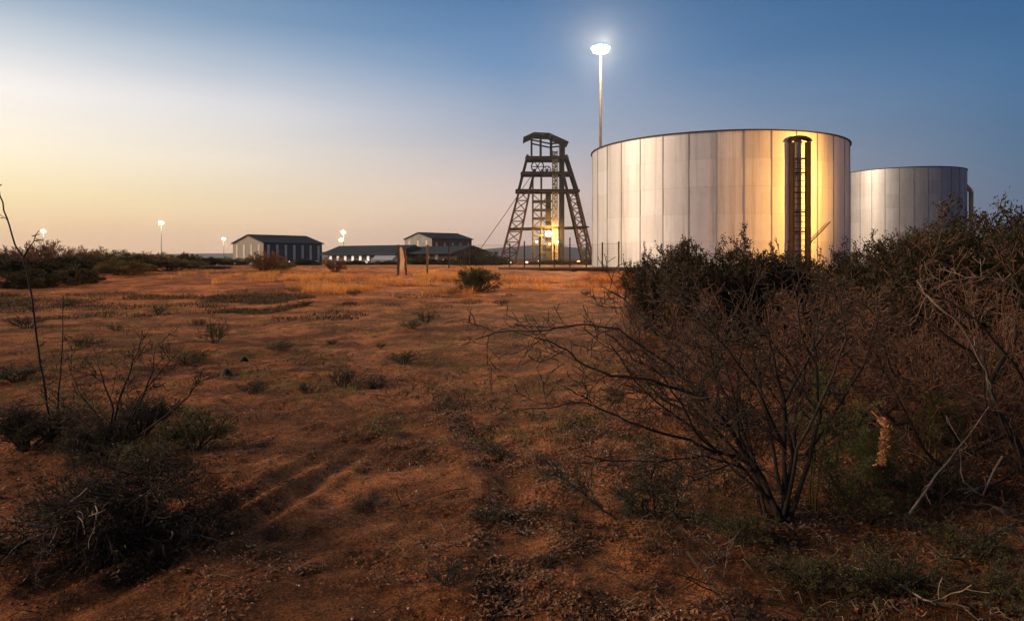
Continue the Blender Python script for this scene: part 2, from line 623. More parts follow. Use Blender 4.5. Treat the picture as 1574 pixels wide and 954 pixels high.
# ------------------------------------------------------------------ headframe
def make_headframe():
    d = 150.0; s = d / F
    o = W(842, HOR, d); z0 = gz(o.x, o.y)
    t = thing('mine_headframe', 'tall dark steel mine headframe with splayed lattice legs and a small roof', 'headframe', (o.x, o.y, z0))
    def X(px): return (px - 842) * s
    def Z(py): return EYE + (HOR - py) * s - z0
    # lattice legs: four-chord tapering trusses; outer px line / inner px line, front and back
    def leg(outer, inner, y0, y1, n, w):
        m = MB()
        for yy in (0, 1):
            for line in (outer, inner):
                pts = [(X(a), (y0[i] if yy == 0 else y1[i]), Z(b)) for i, (a, b) in enumerate(line)]
                for p, q in zip(pts[:-1], pts[1:]):
                    m.beam(p, q, w)
        oa = [Vector((X(outer[i][0]), 0, Z(outer[i][1]))) for i in (0, 1)]
        ia = [Vector((X(inner[i][0]), 0, Z(inner[i][1]))) for i in (0, 1)]
        for k in range(n):
            f0, f1 = k / n, (k + 1) / n
            for yy in (y0,):
                def P(l, f):
                    v = l[0].lerp(l[1], f); return Vector((v.x, yy[0] + (yy[1] - yy[0]) * f, v.z))
                m.beam(P(oa, f0), P(ia, f1), .20); m.beam(P(ia, f0), P(oa, f1), .20)
                m.beam(P(oa, f1), P(ia, f1), .22)
            for l in (oa, ia):
                a = l[0].lerp(l[1], f1)
                m.beam((a.x, y0[0] + (y0[1] - y0[0]) * f1, a.z), (a.x, y1[0] + (y1[1] - y1[0]) * f1, a.z), .2)
        m.build('lattice_leg', M['post'], t)
    leg([(798, 294), (769, 404)], [(814, 294), (792, 404)], (-2.4, -3.2), (1.4, 2.0), 7, .42)
    leg([(885, 294), (911, 404)], [(871, 294), (896, 404)], (-2.4, -3.2), (1.4, 2.0), 8, .42)
    # upper raking legs
    for (x0, x1, y) in ((811, 797, -2.1), (811, 797, 2.1), (869, 886, -2.1), (869, 886, 2.1)):
        m = MB(); m.beam((X(x0), y * .9, Z(240)), (X(x1), y * 1.1, Z(294)), .55); m.build('upper_leg', M['steel_dark'], t)
    for (x0, x1) in ((822, 813), (863, 871)):
        m = MB(); m.beam((X(x0), -2.2, Z(262)), (X(x1), -2.4, Z(297)), .55); m.build('brace', M['steel_dark'], t)
    # platforms
    for (xa, xb, py, h) in ((809, 871, 245, 4.5), (802, 877, 268, 4), (794, 888, 294.5, 4)):
        m = MB()
        hh = h * s
        m.box(((X(xa) + X(xb)) / 2, -2.6, Z(py)), (X(xb) - X(xa), .5, hh))
        m.box(((X(xa) + X(xb)) / 2, 2.6, Z(py)), (X(xb) - X(xa), .5, hh))
        for xx in (xa, xb):
            m.box((X(xx), 0, Z(py)), (.5, 4.6, hh))
        m.box(((X(xa) + X(xb)) / 2, 0, Z(py) - hh * .2), (X(xb) - X(xa) - .6, 4.5, .12))
        m.build('platform', M['steel_dark'], t)
    # sheave wheels
    for (px, py, rr, yy) in ((826, 257, 1.45, -.9), (841, 261, 1.0, 1.0)):
        m = MB()
        m.lathe([(rr, -.16), (rr, .16), (rr * .82, .16), (rr * .82, -.16), (rr, -.16)], 22, (X(px), yy, Z(py)), 'y')
        for k in range(6):
            a = math.pi * 2 * k / 6
            m.beam((X(px), yy, Z(py)), (X(px) + rr * .85 * math.cos(a), yy, Z(py) + rr * .85 * math.sin(a)), .16)
        m.lathe([(.05, -.3), (.28, -.3), (.28, .3), (.05, .3)], 10, (X(px), yy, Z(py)), 'y')
        m.build('sheave_wheel', M['steel_dark'], t)
    # canopy
    m = MB()
    A = [(804, 215), (820, 207.5), (843, 208.5), (872, 221.5)]
    for yy0, yy1 in ((-3.4, 3.4),):
        vs = []
        for a, b in A:
            for y in (yy0, yy1):
                for dz in (0, .28):
                    vs.append((X(a), y, Z(b) + dz - .28))
        fs = []
        for i in range(len(A) - 1):
            j = i * 4; k = j + 4
            fs += [(j, k, k + 2, j + 2), (j + 1, j + 3, k + 3, k + 1), (j, j + 1, k + 1, k), (j + 2, k + 2, k + 3, j + 3)]
        fs += [(0, 2, 3, 1), (12, 13, 15, 14)]
        m.add(vs, fs)
    m.build('canopy_roof', M['steel_dark'], t)
    m = MB()
    for (px, top) in ((817, 210), (831, 209), (847, 211), (866, 219)):
        for y in (-2.4, 2.4):
            m.beam((X(px), y, Z(242)), (X(px), y, Z(top)), .30)
        m.beam((X(px), -2.4, Z(top + 8)), (X(px), 2.4, Z(top + 8)), .2)
    for y in (-2.4, 2.4):
        m.beam((X(817), y, Z(218)), (X(845), y, Z(224)), .30)
        m.beam((X(845), y, Z(224)), (X(866), y, Z(222)), .30)
    m.build('canopy_frame', M['steel_dark'], t)
    # shaft tower
    m = MB()
    for px in (819, 832):
        for y in (-2.0, 2.0):
            m.beam((X(px), y, 0), (X(px), y, Z(262)), .24)
    for py in range(310, 408, 13):
        for y in (-2.0, 2.0):
            m.beam((X(818), y, Z(py)), (X(848), y, Z(py)), .30)
        for px in (819, 832, 847):
            m.beam((X(px), -2.0, Z(py)), (X(px), 2.0, Z(py)), .22)
    for k, py in enumerate(range(297, 388, 26)):
        a, b = (819, 847) if k % 2 else (847, 819)
        m.beam((X(a), 2.0, Z(py)), (X(b), 2.0, Z(py + 26)), .16)
        m.beam((X(b), 2.0, Z(py)), (X(a), 2.0, Z(py + 26)), .16)
    m.build('shaft_tower', M['steel_olive'], t)
    m = MB()
    m.box((X(843), .6, (Z(297) + 0) / 2), (1.1, 2.0, Z(297)))
    m.build('guide_casing', M['steel_olive'], t)
    m = MB()
    for px in (848.5, 855.5):
        m.beam((X(px), -2.3, 0), (X(px), -2.3, Z(234)), .20)
        m.beam((X(px), -1.3, 0), (X(px), -1.3, Z(234)), .14)
    py = 236.0
    k = 0
    while py < 405:
        m.box((X(852), -1.8, Z(py)), (.95, 1.1, .18))
        a, b = (848.5, 855.5) if k % 2 else (855.5, 848.5)
        m.beam((X(a), -2.1, Z(py)), (X(b), -2.1, Z(py + 5.4)), .26)
        py += 5.4; k += 1
    m.build('ladderway', M['steel_lamplit'], t)
    m = MB()
    m.box((X(863), -.6, Z(222) / 2), (.95, 3.4, Z(222)))
    m.build('column', M['steel_dark'], t)
    m = MB()
    for y in (-3.9, 3.9):
        m.beam((X(784), y, Z(352.5)), (X(902), y, Z(350)), .34)
    m.build('tie_beam', M['steel_dark'], t)
    m = MB()
    m.lathe([(.05, .0), (.62, .05), (.72, .35), (.5, .62), (.05, .66)], 14, (X(842), -3.2, Z(360)), 'y')
    m.build('floodlight', M['lamp_sodium'], t, True)
    for (px, py, r) in ((855, 372, .24), (843.5, 375.5, .2), (824, 372, .2)):
        m = MB(); m.lathe([(.02, -r), (r * .8, -r * .6), (r, 0), (r * .8, r * .6), (.02, r)], 10, (X(px), -3.0, Z(py)))
        m.build('work_lamp', M['lamp_warm'], t, True)
    for k in (-.5, .5):
        m = MB(); m.tube([(X(825), k, Z(258)), (X(772), k + 1, Z(335)), (X(734), k + 1.5, Z(388))], .045, 4)
        m.build('hoist_rope', M['steel_dark'], t)
    lp = bpy.data.lights.new('headframe_lamp', 'POINT'); lp.energy = 7000; lp.color = (1, .52, .16); lp.shadow_soft_size = .6
    lo = bpy.data.objects.new('headframe_lamp', lp); COL.objects.link(lo); lo.parent = t; lo.location = (X(842), -4.6, Z(360))


make_headframe()


# ------------------------------------------------------------------ high mast light
def make_mast():
    d = 62.0
    p = W(923, HOR, d); z0 = gz(p.x, p.y)
    zt = EYE + (HOR - 76) / F * d - z0
    t = thing('floodlight_mast', 'tall slender floodlight mast rising from behind the broad bright tank', 'light mast', (p.x, p.y, z0))
    m = MB(); m.lathe([(.17, 0), (.085, zt - .1)], 12); m.build('pole', M['post'], t, True)
    m = MB()
    m.lathe([(.10, zt - .45), (.75, zt - .28), (.75, zt - .16), (.10, zt - .12)], 20)
    m.build('head_ring', M['steel_grey'], t)
    for k in range(6):
        a = 2 * math.pi * k / 6 + .26
        rot = Matrix.Rotation(a, 3, 'Z') @ Matrix.Rotation(R(38), 3, 'Y')
        m = MB(); c = Vector((math.cos(a) * .62, math.sin(a) * .62, zt))
        m.box(c, (.16, .50, .42), rot)
        h = m.build('lamp_housing', M['steel_grey'], t)
        m = MB(); m.box(c + rot @ Vector((.095, 0, 0)), (.03, .47, .39), rot)
        m.build('lamp_lens', M['lamp_warm'], h)
    lp = bpy.data.lights.new('mast_lamp', 'POINT'); lp.energy = 50000; lp.color = (1, .80, .52); lp.shadow_soft_size = .8
    lo = bpy.data.objects.new('mast_lamp', lp); COL.objects.link(lo); lo.parent = t; lo.location = (0, -.85, zt - .1)


make_mast()


# ------------------------------------------------------------------ sodium floodlight that glows on the tank wall (out of frame, right)
def make_sodium():
    x, y = 38.5, 23.5
    z0 = gz(x, y); h = 9.0
    t = thing('street_lamp', 'sodium street lamp on a straight pole to the right of the tanks', 'street lamp', (x, y, z0))
    m = MB(); m.lathe([(.11, 0), (.06, h)], 10); m.tube([(0, 0, h), (-.5, .25, h + .25), (-1.3, .65, h + .3)], .05, 6); m.build('pole', M['steel_grey'], t, True)
    rot = Matrix.Rotation(math.atan2(.65, -1.3), 3, 'Z')
    for c, aimp, spread, watt in (((-1.6, .8, h + .30), cyl_hit(1246) + Vector((0, 0, 5.2)), 32, 8500), ((.35, -.2, h + .30), Vector((-6, 33, .6)), 40, 210000)):
        c = Vector(c)
        m = MB(); m.box(c, (.8, .32, .16), rot); m.build('lamp_head', M['steel_grey'], t)
        m = MB(); m.box(c - Vector((0, 0, .10)), (.6, .26, .04), rot); m.build('lamp_lens', M['lamp_sodium'], t)
        lp = bpy.data.lights.new('sodium_lamp', 'SPOT'); lp.energy = watt; lp.color = (1, .43, .08); lp.shadow_soft_size = .4
        lp.spot_size = R(spread); lp.spot_blend = 1.0
        lo = bpy.data.objects.new('sodium_lamp', lp); COL.objects.link(lo); lo.parent = t
        lo.location = c - Vector((0, 0, .3))
        aim = aimp - (Vector((x, y, z0)) + lo.location)
        lo.rotation_euler = aim.to_track_quat('-Z', 'Y').to_euler()


make_sodium()


# ------------------------------------------------------------------ sheds and low buildings
def make_shed(name, label, corner_px, d, gable_px, side_px, th, eave_y, ridge_y, base_y, wall_side, wall_gable, roofm, nstrip_side, nstrip_gable, stripm, strip_frac=(.1, .95), overhang=.35):
    """corner at the near corner; +u = long side going right/away, +v = gable going left/away"""
    c = W(corner_px, HOR, d); z0 = gz(c.x, c.y) - .3
    s = d / F
    k1 = (corner_px - gable_px - 787) / F; k2 = (corner_px + side_px - 787) / F
    Wd = (c.x - k1 * d) / (math.sin(th) + k1 * math.cos(th)); L = (k2 * d - c.x) / (math.cos(th) - k2 * math.sin(th))
    he = EYE + (HOR - eave_y) * s - z0; hr = EYE + (HOR - ridge_y) * s - z0
    t = thing(name, label, 'building', (c.x, c.y, z0), th)
    # local x = u (long side), local y = v (gable depth)
    m = MB()
    m.add([(0, 0, 0), (L, 0, 0), (L, 0, he), (0, 0, he), (0, Wd, 0), (L, Wd, 0), (L, Wd, he), (0, Wd, he), (L, Wd / 2, hr - .05)],
          [(0, 1, 2, 3), (5, 4, 7, 6), (1, 5, 6, 8, 2)])
    m.build('wall', wall_side, t)
    m = MB()
    m.add([(0, 0, 0), (0, 0, he), (0, Wd / 2, hr - .05), (0, Wd, he), (0, Wd, 0)], [(0, 1, 2, 3, 4)])
    g = m.build('gable_wall', wall_gable, t)
    m = MB()
    ov = overhang
    ra = [(-ov, -ov, he - .12), (L + ov, -ov, he - .12), (L + ov, Wd / 2, hr), (-ov, Wd / 2, hr), (-ov, Wd + ov, he - .12), (L + ov, Wd + ov, he - .12)]
    vs = ra + [(x, y, z + .22) for x, y, z in ra]
    fs = [(6, 7, 8, 9), (9, 8, 11, 10), (0, 3, 2, 1), (3, 4, 5, 2), (0, 1, 7, 6), (4, 10, 11, 5), (0, 6, 9, 3), (3, 9, 10, 4), (1, 2, 8, 7), (2, 5, 11, 8)]
    m.add(vs, fs)
    # ridge cap and gutter
    m.box((L / 2, Wd / 2, hr + .24), (L, .7, .12))
    m.box((L / 2, -ov - .08, he - .02), (L + 2 * ov, .14, .16))
    m.build('roof', roofm, t)
    for k in range(nstrip_side):
        x = L * (k + .55) / nstrip_side
        m = MB(); m.box((x, -.03, he * (strip_frac[0] + strip_frac[1]) / 2), (.62, .05, he * (strip_frac[1] - strip_frac[0])))
        m.build('light_strip', stripm, t)
    for k in range(nstrip_gable):
        y = Wd * (k + .6) / (nstrip_gable + .2)
        m = MB(); m.box((-.03, y, he * .50), (.05, .75, he * .88)); m.build('light_strip', stripm, t)
    return t, L, Wd, he


make_shed('warehouse', 'dark navy steel warehouse with gable end coloured pale for reflected glow and vertical light strips', 405, 160, 47, 90, R(50), 373, 361, 402,
          M['navy_sheet'], M['glowlit_sheet'], M['navy_roof'], 7, 4, M['skylight'], (.2, .92))
make_shed('warehouse', 'brown walled warehouse with a dark roof behind the long low building', 664, 185, 42, 61, R(42), 366.5, 357.5, 400,
          M['brick'], M['grey_wall'], M['navy_roof'], 5, 3, M['skylight'], (.62, .86))


def make_low(name, label, x0, x1, d0, d1, roof_top0, roof_top1, band, base_y, wallm, roofm, wins, winm):
    a = W(x0, HOR, d0); b = W(x1, HOR, d1)
    u = Vector((b.x - a.x, b.y - a.y, 0)); L = u.length; th = math.atan2(u.y, u.x)
    z0 = min(gz(a.x, a.y), gz(b.x, b.y)) - .3
    h = EYE + (HOR - (roof_top0 + roof_top1) / 2) * ((d0 + d1) / 2) / F - z0
    he = h - band * d0 / F
    t = thing(name, label, 'building', (a.x, a.y, z0), th)
    Dp = 9.0
    m = MB(); m.box((L / 2, Dp / 2 + .4, he / 2), (L - .6, Dp - 1, he)); m.build('wall', wallm, t)
    m = MB()
    prof = [(-.7, he - .1), (-.7, he + .12), (Dp * .5, h), (Dp + .7, he + .12), (Dp + .7, he - .1)]
    vs = [(x, y, z) for x in (-.3, L + .3) for y, z in prof]
    m.add(vs, [(0, 1, 2, 3, 4), (9, 8, 7, 6, 5)] + [(i, 5 + i, 5 + (i + 1) % 5, (i + 1) % 5) for i in range(5)])
    m.box((L / 2, -.78, he + .02), (L + .6, .14, .2))
    m.build('roof', roofm, t)
    for f in wins:
        m = MB()
        x = L * f
        m.box((x, .87, he * .72), (.80, .10, 1.15)); fr = m.build('window', M['steel_grey'], t)
        m = MB(); m.box((x, .80, he * .72), (.62, .06, .95)); m.build('pane', winm, fr)
    return t


make_low('long_building', 'long low dark roofed building with a row of eight small lit windows', 497, 611, 140, 128, 378, 375, 14, 402,
         M['grey_wall'], M['navy_roof'], [(k + .6) / 9.6 for k in range(8)], M['win_lit'])
make_low('long_building', 'low dark roofed building with faint windows in front of the brown warehouse', 616, 699, 132, 122, 377, 378.5, 11, 404,
         M['brick'], M['navy_roof'], [.12, .30, .47, .62], M['skylight'])

# pale lean-to roof
p = W(574, HOR, 118); q = W(606, HOR, 118)
z0 = gz(p.x, p.y)
t = thing('carport', 'pale flat roofed carport in front of the row of lit windows', 'carport', ((p.x + q.x) / 2, 118, z0))
zt = EYE + (HOR - 402) / F * 118 - z0
zt = max(zt, 1.6)
wd = q.x - p.x
m = MB(); m.box((0, 0, zt), (wd, 4.4, .45), Matrix.Rotation(R(9), 3, 'X')); m.build('roof', M['pale_roof'], t)
for sx in (-1, 1):
    for sy in (-1, 1):
        m = MB(); m.box((sx * (wd / 2 - .3), sy * 1.8, zt / 2 - .2), (.16, .16, zt)); m.build('post', M['steel_dark'], t)


# ------------------------------------------------------------------ lamps
def make_pole_lamp(name, label, px, py, d, r, mat, double=None, group=None, cat='street lamp'):
    p = W(px, HOR, d); z0 = gz(p.x, p.y)
    h = EYE + (HOR - py) / F * d - z0
    t = thing(name, label, cat, (p.x, p.y, z0), 0, group)
    m = MB(); m.lathe([(.14 if h > 4 else .05, 0), (.08 if h > 4 else .04, max(h - r, .2))], 8); m.build('pole', M['steel_grey'], t, True)
    def head(c):
        m = MB(); m.lathe([(.02, -r * .8), (r * .7, -r * .6), (r, 0), (r * .8, r * .5), (.02, r * .75)], 14, c); m.build('lamp_head', mat, t, True)
    head((0, 0, h))
    if cat == 'street lamp':
        lp = bpy.data.lights.new('street_lamp_light', 'POINT'); lp.energy = 3500; lp.color = (1, .78, .45); lp.shadow_soft_size = .3
        lo = bpy.data.objects.new('street_lamp_light', lp); COL.objects.link(lo); lo.parent = t; lo.location = (0, -r - .5, h)
    if double:
        dx, dy = (double[0] - px) * d / F, -(double[1] - py) * d / F
        m = MB(); m.tube([(0, 0, h + dy - .2), (dx, 0, h + dy)], .06, 6); m.build('arm', M['steel_grey'], t)
        head((dx, 0, h + dy))
    return t


G1 = 'street lamps on the left skyline'
make_pole_lamp('street_lamp', 'lit street lamp above the far left bushes, leftmost on the skyline', 67, 355.5, 210, .75, M['lamp_far'], group=G1)
make_pole_lamp('street_lamp', 'tallest lit street lamp on the left skyline, on a thin bare pole', 248, 342.5, 190, .80, M['lamp_far'], group=G1)
make_pole_lamp('street_lamp', 'small faint street lamp beside the pale gable of the navy warehouse', 344, 367, 230, .75, M['lamp_far'], group=G1)
make_pole_lamp('street_lamp', 'street lamp with two lit heads above the long low building', 528, 357, 200, .80, M['lamp_far'], (524.5, 369), group=G1)
G2 = 'small white yard lamps at ground level'
for px, py, d, r, lab in [
    (445, 402.5, 112, .22, 'small dim white yard lamp before the middle of the navy warehouse'),
    (487, 402.5, 112, .36, 'white yard lamp at the right end of the navy warehouse'),
    (563, 402.5, 110, .30, 'white yard lamp below the row of lit windows beside the carport'),
    (682, 400.5, 108, .38, 'bright bluish white yard lamp, larger of the pair right of the pale post'),
    (707, 400.5, 108, .30, 'warm white yard lamp, smaller of the pair beside the round dark shrub'),
    (810, 403, 105, .24, 'small yard lamp below the left leg of the headframe'),
    (827.5, 402.5, 105, .28, 'small yard lamp below the orange floodlight of the headframe'),
    (785, 403.5, 105, .16, 'tiny yard lamp at the foot of the outer left headframe leg'),
]:
    make_pole_lamp('yard_lamp', lab, px, py, d, r * .75, M['lamp_white'], group=G2, cat='lamp')
make_pole_lamp('yard_lamp', 'orange yard lamp between the headframe and the broad tank', 889.5, 402, 105, .26, M['lamp_sodium'], group=G2, cat='lamp')


# ------------------------------------------------------------------ fence and pipeline
def make_fence():
    y0 = 41.0
    xa = W(655, HOR, y0).x
    xs = [690, 722, 783.5, 806, 829.5, 852, 876, 901, 926, 951]
    x_end = W(955, HOR, 37.5).x
    t = thing('mesh_fence', 'wire mesh fence on thin rusty posts in front of the headframe', 'fence', (0, y0, 0))
    zb = gz(W(830, HOR, y0).x, y0)
    ztop = EYE + (HOR - 377) / F * y0
    def yl(px):  # the line bends a little toward the camera at its right end
        return (y0 - 5.2 * sstep(880, 960, px)) - y0
    for px in xs:
        yy = float(yl(px)); d = y0 + yy
        p = W(px, HOR, d); z0 = gz(p.x, d)
        tall = {829.5: .42, 876: .42, 783.5: .08, 806: .2}.get(px, .06)
        m = MB(); m.box((p.x, yy, (z0 + ztop + tall) / 2), (.075, .075, ztop + tall - z0 + .1)); m.build('post', M['post'], t)
    m = MB()
    wires = []
    px = 690.0
    prev = None
    pts = []
    while px <= 951:
        yy = float(yl(px)); d = y0 + yy; p = W(px, HOR, d)
        pts.append((p.x, yy, gz(p.x, d))); px += 3.0
    for f in np.linspace(.03, 1, 12):
        m.tube([(x, y, z + (ztop - z) * f) for x, y, z in pts], .0035 if f < 1 else .011, 3, False)
    for x, y, z in pts:
        m.tube([(x, y, z + .02), (x, y, ztop)], .0035, 3, False)
    m.build('wire_mesh', M['wire'], t)


make_fence()


def make_pipe():
    d = 38.5
    a = W(766, HOR, d); b = W(1010, HOR, 36.0)
    t = thing('pipeline', 'dark rusty pipeline on low supports running along the foot of the tank', 'pipe', (0, d, 0))
    zc = EYE + (HOR - 413) / F * d
    m = MB(); m.tube([(a.x, 0, zc), (W(900, HOR, d).x, -.5, zc), (b.x, -2.5, zc)], .105, 10); m.build('pipe', M['pipe'], t, True)
    for px in (797, 840, 881, 928, 969):
        x = W(px, HOR, d).x
        yy = -.5 - 2.0 * max(0, (px - 900) / 110) if px > 900 else -.5 * (px - 766) / 134
        zg = gz(x, d + yy)
        m = MB(); m.box((x, yy, (zg + zc - .06) / 2), (.30, .36, zc - .06 - zg + .1)); m.build('support', M['pipe'], t)
    # pale plinth at the foot of the tank
    m = MB()
    m.lathe([(R1 + .02, -.35), (R1 + .55, -.35), (R1 + .55, .04), (R1 + .02, .06)], 96)
    m.build('plinth', M['concrete'], tank1)


make_pipe()

# weathered pale post with a leaning brace, and a lone dark post
p = hit(614, 424)
t = thing('gate_post', 'pale weathered board on a dark split post with leaning brace', 'post', p)
s = p.y / F
m = MB(); m.beam((-.06, 0, -.1), (-.04, 0, 48 * s), .12); m.build('post', M['post'], t)
m = MB(); m.beam((.34, .1, -.1), (.25, .06, 40 * s), .10); m.beam((.25, .06, 40 * s), (.02, 0, 44 * s), .08); m.build('brace', M['post'], t)
m = MB()
m.add([(.02, -.09, 10 * s), (.20, -.09, 9 * s), (.27, -.09, 24 * s), (.20, -.09, 36 * s), (.10, -.09, 45 * s), (.02, -.09, 42 * s), (.06, -.09, 26 * s),
       (.02, -.05, 10 * s), (.20, -.05, 9 * s), (.27, -.05, 24 * s), (.20, -.05, 36 * s), (.10, -.05, 45 * s), (.02, -.05, 42 * s), (.06, -.05, 26 * s)],
      [(0, 1, 2, 3, 4, 5, 6), (13, 12, 11, 10, 9, 8, 7)] + [(i, i + 7, (i + 1) % 7 + 7, (i + 1) % 7) for i in range(7)])
m.build('board', M['cloth'], t)
p = hit(657, 423)
t = thing('fence_post', 'thin dark post standing alone in dry grass right of the pale board', 'post', p)
m = MB(); m.lathe([(.055, -.1), (.05, 46 * p.y / F)], 8); m.build('shaft', M['post'], t)
m = MB(); m.tube([(-.09, 0, 45 * p.y / F), (0, 0, 46.5 * p.y / F), (.09, 0, 45 * p.y / F)], .02, 5); m.build('cap', M['post'], t)


# ------------------------------------------------------------------ plants
def rvec():
    v = Vector((random.gauss(0, 1), random.gauss(0, 1), random.gauss(0, 1)))
    return v.normalized() if v.length > 1e-6 else Vector((0, 0, 1))


def perp(d):
    v = rvec(); v -= d * v.dot(d)
    return v.normalized() if v.length > 1e-6 else Vector((1, 0, 0))


class Plant:
    def __init__(self):
        self.wood = MB(); self.twig = MB(); self.leafp = []; self.leafd = []

    def grow(self, p, d, L, r, lvl, P):
        """one wiggly branch and its children. P: dict of parameters"""
        nseg = max(3, int(L / P['seg']))
        nseg = min(nseg, 14)
        pts = [p.copy()]; dirs = []
        step = L / nseg
        d = d.normalized()
        for i in range(nseg):
            d = (d + rvec() * P['wig'] + Vector((0, 0, P['up'] * (1 if lvl > 0 else .5)))).normalized()
            p = p + d * step
            if p.z < P.get('floor', .02):
                p.z = P.get('floor', .02); d.z = abs(d.z) * .5
            pts.append(p.copy()); dirs.append(d.copy())
        rads = [max(r * (1 - .72 * i / nseg), P['rmin']) for i in range(nseg + 1)]
        self.branch(pts, rads, lvl, P)

    def branch(self, pts, rads, lvl, P, kids=True):
        tgt = self.wood if lvl < P.get('woodlv', 1) else self.twig
        tgt.tube(pts, rads, 6 if lvl == 0 else (4 if lvl == 1 else 3), False)
        if lvl >= P['maxlv']:
            self.leaves(pts, P)
            return
        if not kids:
            return
        L = sum((b - a).length for a, b in zip(pts[:-1], pts[1:]))
        n = P['kids'][lvl]
        n = int(n * random.uniform(.8, 1.2) + .5)
        m = len(pts) - 1
        for k in range(n):
            f = P['k0'] + (1 - P['k0']) * (k + random.random()) / n
            i = min(int(f * m), m - 1)
            a = pts[i].lerp(pts[i + 1], f * m - i)
            dd = (pts[i + 1] - pts[i]).normalized()
            an = R(random.uniform(*P['ang']))
            cd = dd * math.cos(an) + perp(dd) * math.sin(an)
            cl = P['lens'][lvl] * random.uniform(.55, 1.25) * (1 - .35 * f)
            self.grow(a, cd, cl, rads[i] * P.get('rr', .6), lvl + 1, P)
        if random.random() < P.get('tipleaf', 1):
            self.leaves(pts[-3:], P)

    def leaves(self, pts, P):
        n = P.get('leaf_n', 0)
        if n <= 0:
            return
        k = int(n) + (random.random() < n - int(n))
        for _ in range(k):
            f = random.random() * (len(pts) - 1); i = min(int(f), len(pts) - 2)
            a = pts[i].lerp(pts[i + 1], f - i) + rvec() * P.get('leaf_sp', .02) * random.random()
            self.leafp.append(a[:]); self.leafd.append(((pts[i + 1] - pts[i]).normalized() + rvec() * .9)[:])

    def leaf_mesh(self, size, aspect, mat, name='foliage'):
        if not self.leafp:
            return None
        p = np.array(self.leafp); d = np.array(self.leafd)
        d /= np.linalg.norm(d, axis=1, keepdims=True) + 1e-9
        q = rng.normal(size=p.shape)
        s = np.cross(d, q); s /= np.linalg.norm(s, axis=1, keepdims=True) + 1e-9
        n = len(p)
        l = size * rng.uniform(.5, 1.3, (n, 1)); w = l * aspect
        nn = np.cross(d, s)
        v = np.stack([p, p + d * l * .45 + s * w * .5 + nn * l * .08, p + d * l, p + d * l * .45 - s * w * .5 + nn * l * .08], 1).reshape(-1, 3)
        f = np.arange(n * 4).reshape(n, 4)
        return mesh_np(name, v, f, mat)

    def build(self, t, woodmat, twigmat, leafmat_, lsize=.02, lasp=.5):
        if self.wood.v: self.wood.build('stem', woodmat, t, True)
        if self.twig.v: self.twig.build('twigs', twigmat, t, True)
        me = self.leaf_mesh(lsize, lasp, leafmat_)
        if me: obj('foliage', me, t)
        return t


# ---- prototype leafy bush, unit about 1 m radius, 1.25 m tall
def bush_plant(seed, stems=12, hgt=1.08, spread=.95, kids=(8, 7, 4), leaf_n=9, lens=(.46, .25, .14), up=.03, leaf_sp=.05, rmin=.003):
    random.seed(seed)
    pl = Plant()
    P = dict(seg=.13, wig=.20, up=up, maxlv=3, kids=kids, lens=lens, ang=(25, 70), k0=.22, rmin=rmin, leaf_n=leaf_n, leaf_sp=leaf_sp, woodlv=1, rr=.55)
    for k in range(stems):
        a = 2 * math.pi * k / stems + random.uniform(-.3, .3)
        lean = random.uniform(.15, 1.0)
        d = Vector((math.cos(a) * lean * spread, math.sin(a) * lean * spread, 1.0 - .45 * lean))
        pl.grow(Vector((math.cos(a) * .08, math.sin(a) * .08, -.03)), d, hgt * random.uniform(.88, 1.0) * (.78 + .24 * lean), .03, 0, P)
    return pl


def proto_bush(name, label, cat, loc, rz, sc, seed, lm, lsize, tw='twig_dark', group=None, **kw):
    t = thing(name, label, cat, loc, rz, group, sc)
    bush_plant(seed, **kw).build(t, M['bark'], M[tw], M[lm], lsize, .5)
    return t


def at(px, d, sink=.05):
    p = W(px, HOR, d)
    return Vector((p.x, p.y, gz(p.x, p.y) - sink))


def fit(px, d, top_y, proto_h):
    """scale so that the bush top reaches the photo row"""
    p = at(px, d)
    return max(.15, (EYE + (HOR - top_y) / F * d - p.z) / proto_h)


def sc3(px, d, top, wpx, h=1.25, half=1.05):
    sz = fit(px, d, top, h)
    sx = wpx * d / F / (2 * half)
    return (sx, (sx + sz) / 2, sz)


GR = 'dark leafy bushes in front of the tanks'
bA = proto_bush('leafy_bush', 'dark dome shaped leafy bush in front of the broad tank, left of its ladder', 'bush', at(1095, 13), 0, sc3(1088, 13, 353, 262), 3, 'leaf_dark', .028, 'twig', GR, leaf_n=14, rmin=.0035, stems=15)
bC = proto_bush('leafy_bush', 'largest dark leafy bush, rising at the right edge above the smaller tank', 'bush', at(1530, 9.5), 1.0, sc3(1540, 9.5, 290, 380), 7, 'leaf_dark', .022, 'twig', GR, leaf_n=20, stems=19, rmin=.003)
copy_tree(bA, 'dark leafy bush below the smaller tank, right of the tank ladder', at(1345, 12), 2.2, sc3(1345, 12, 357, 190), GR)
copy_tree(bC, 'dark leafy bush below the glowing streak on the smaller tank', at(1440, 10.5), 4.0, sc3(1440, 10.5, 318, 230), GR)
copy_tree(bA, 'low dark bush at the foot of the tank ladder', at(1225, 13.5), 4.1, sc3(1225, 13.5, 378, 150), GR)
copy_tree(bA, 'low brownish bush in front of the pipeline at the left foot of the domed bush', at(1010, 14.5), 3.1, sc3(1010, 14.5, 376, 120), GR)

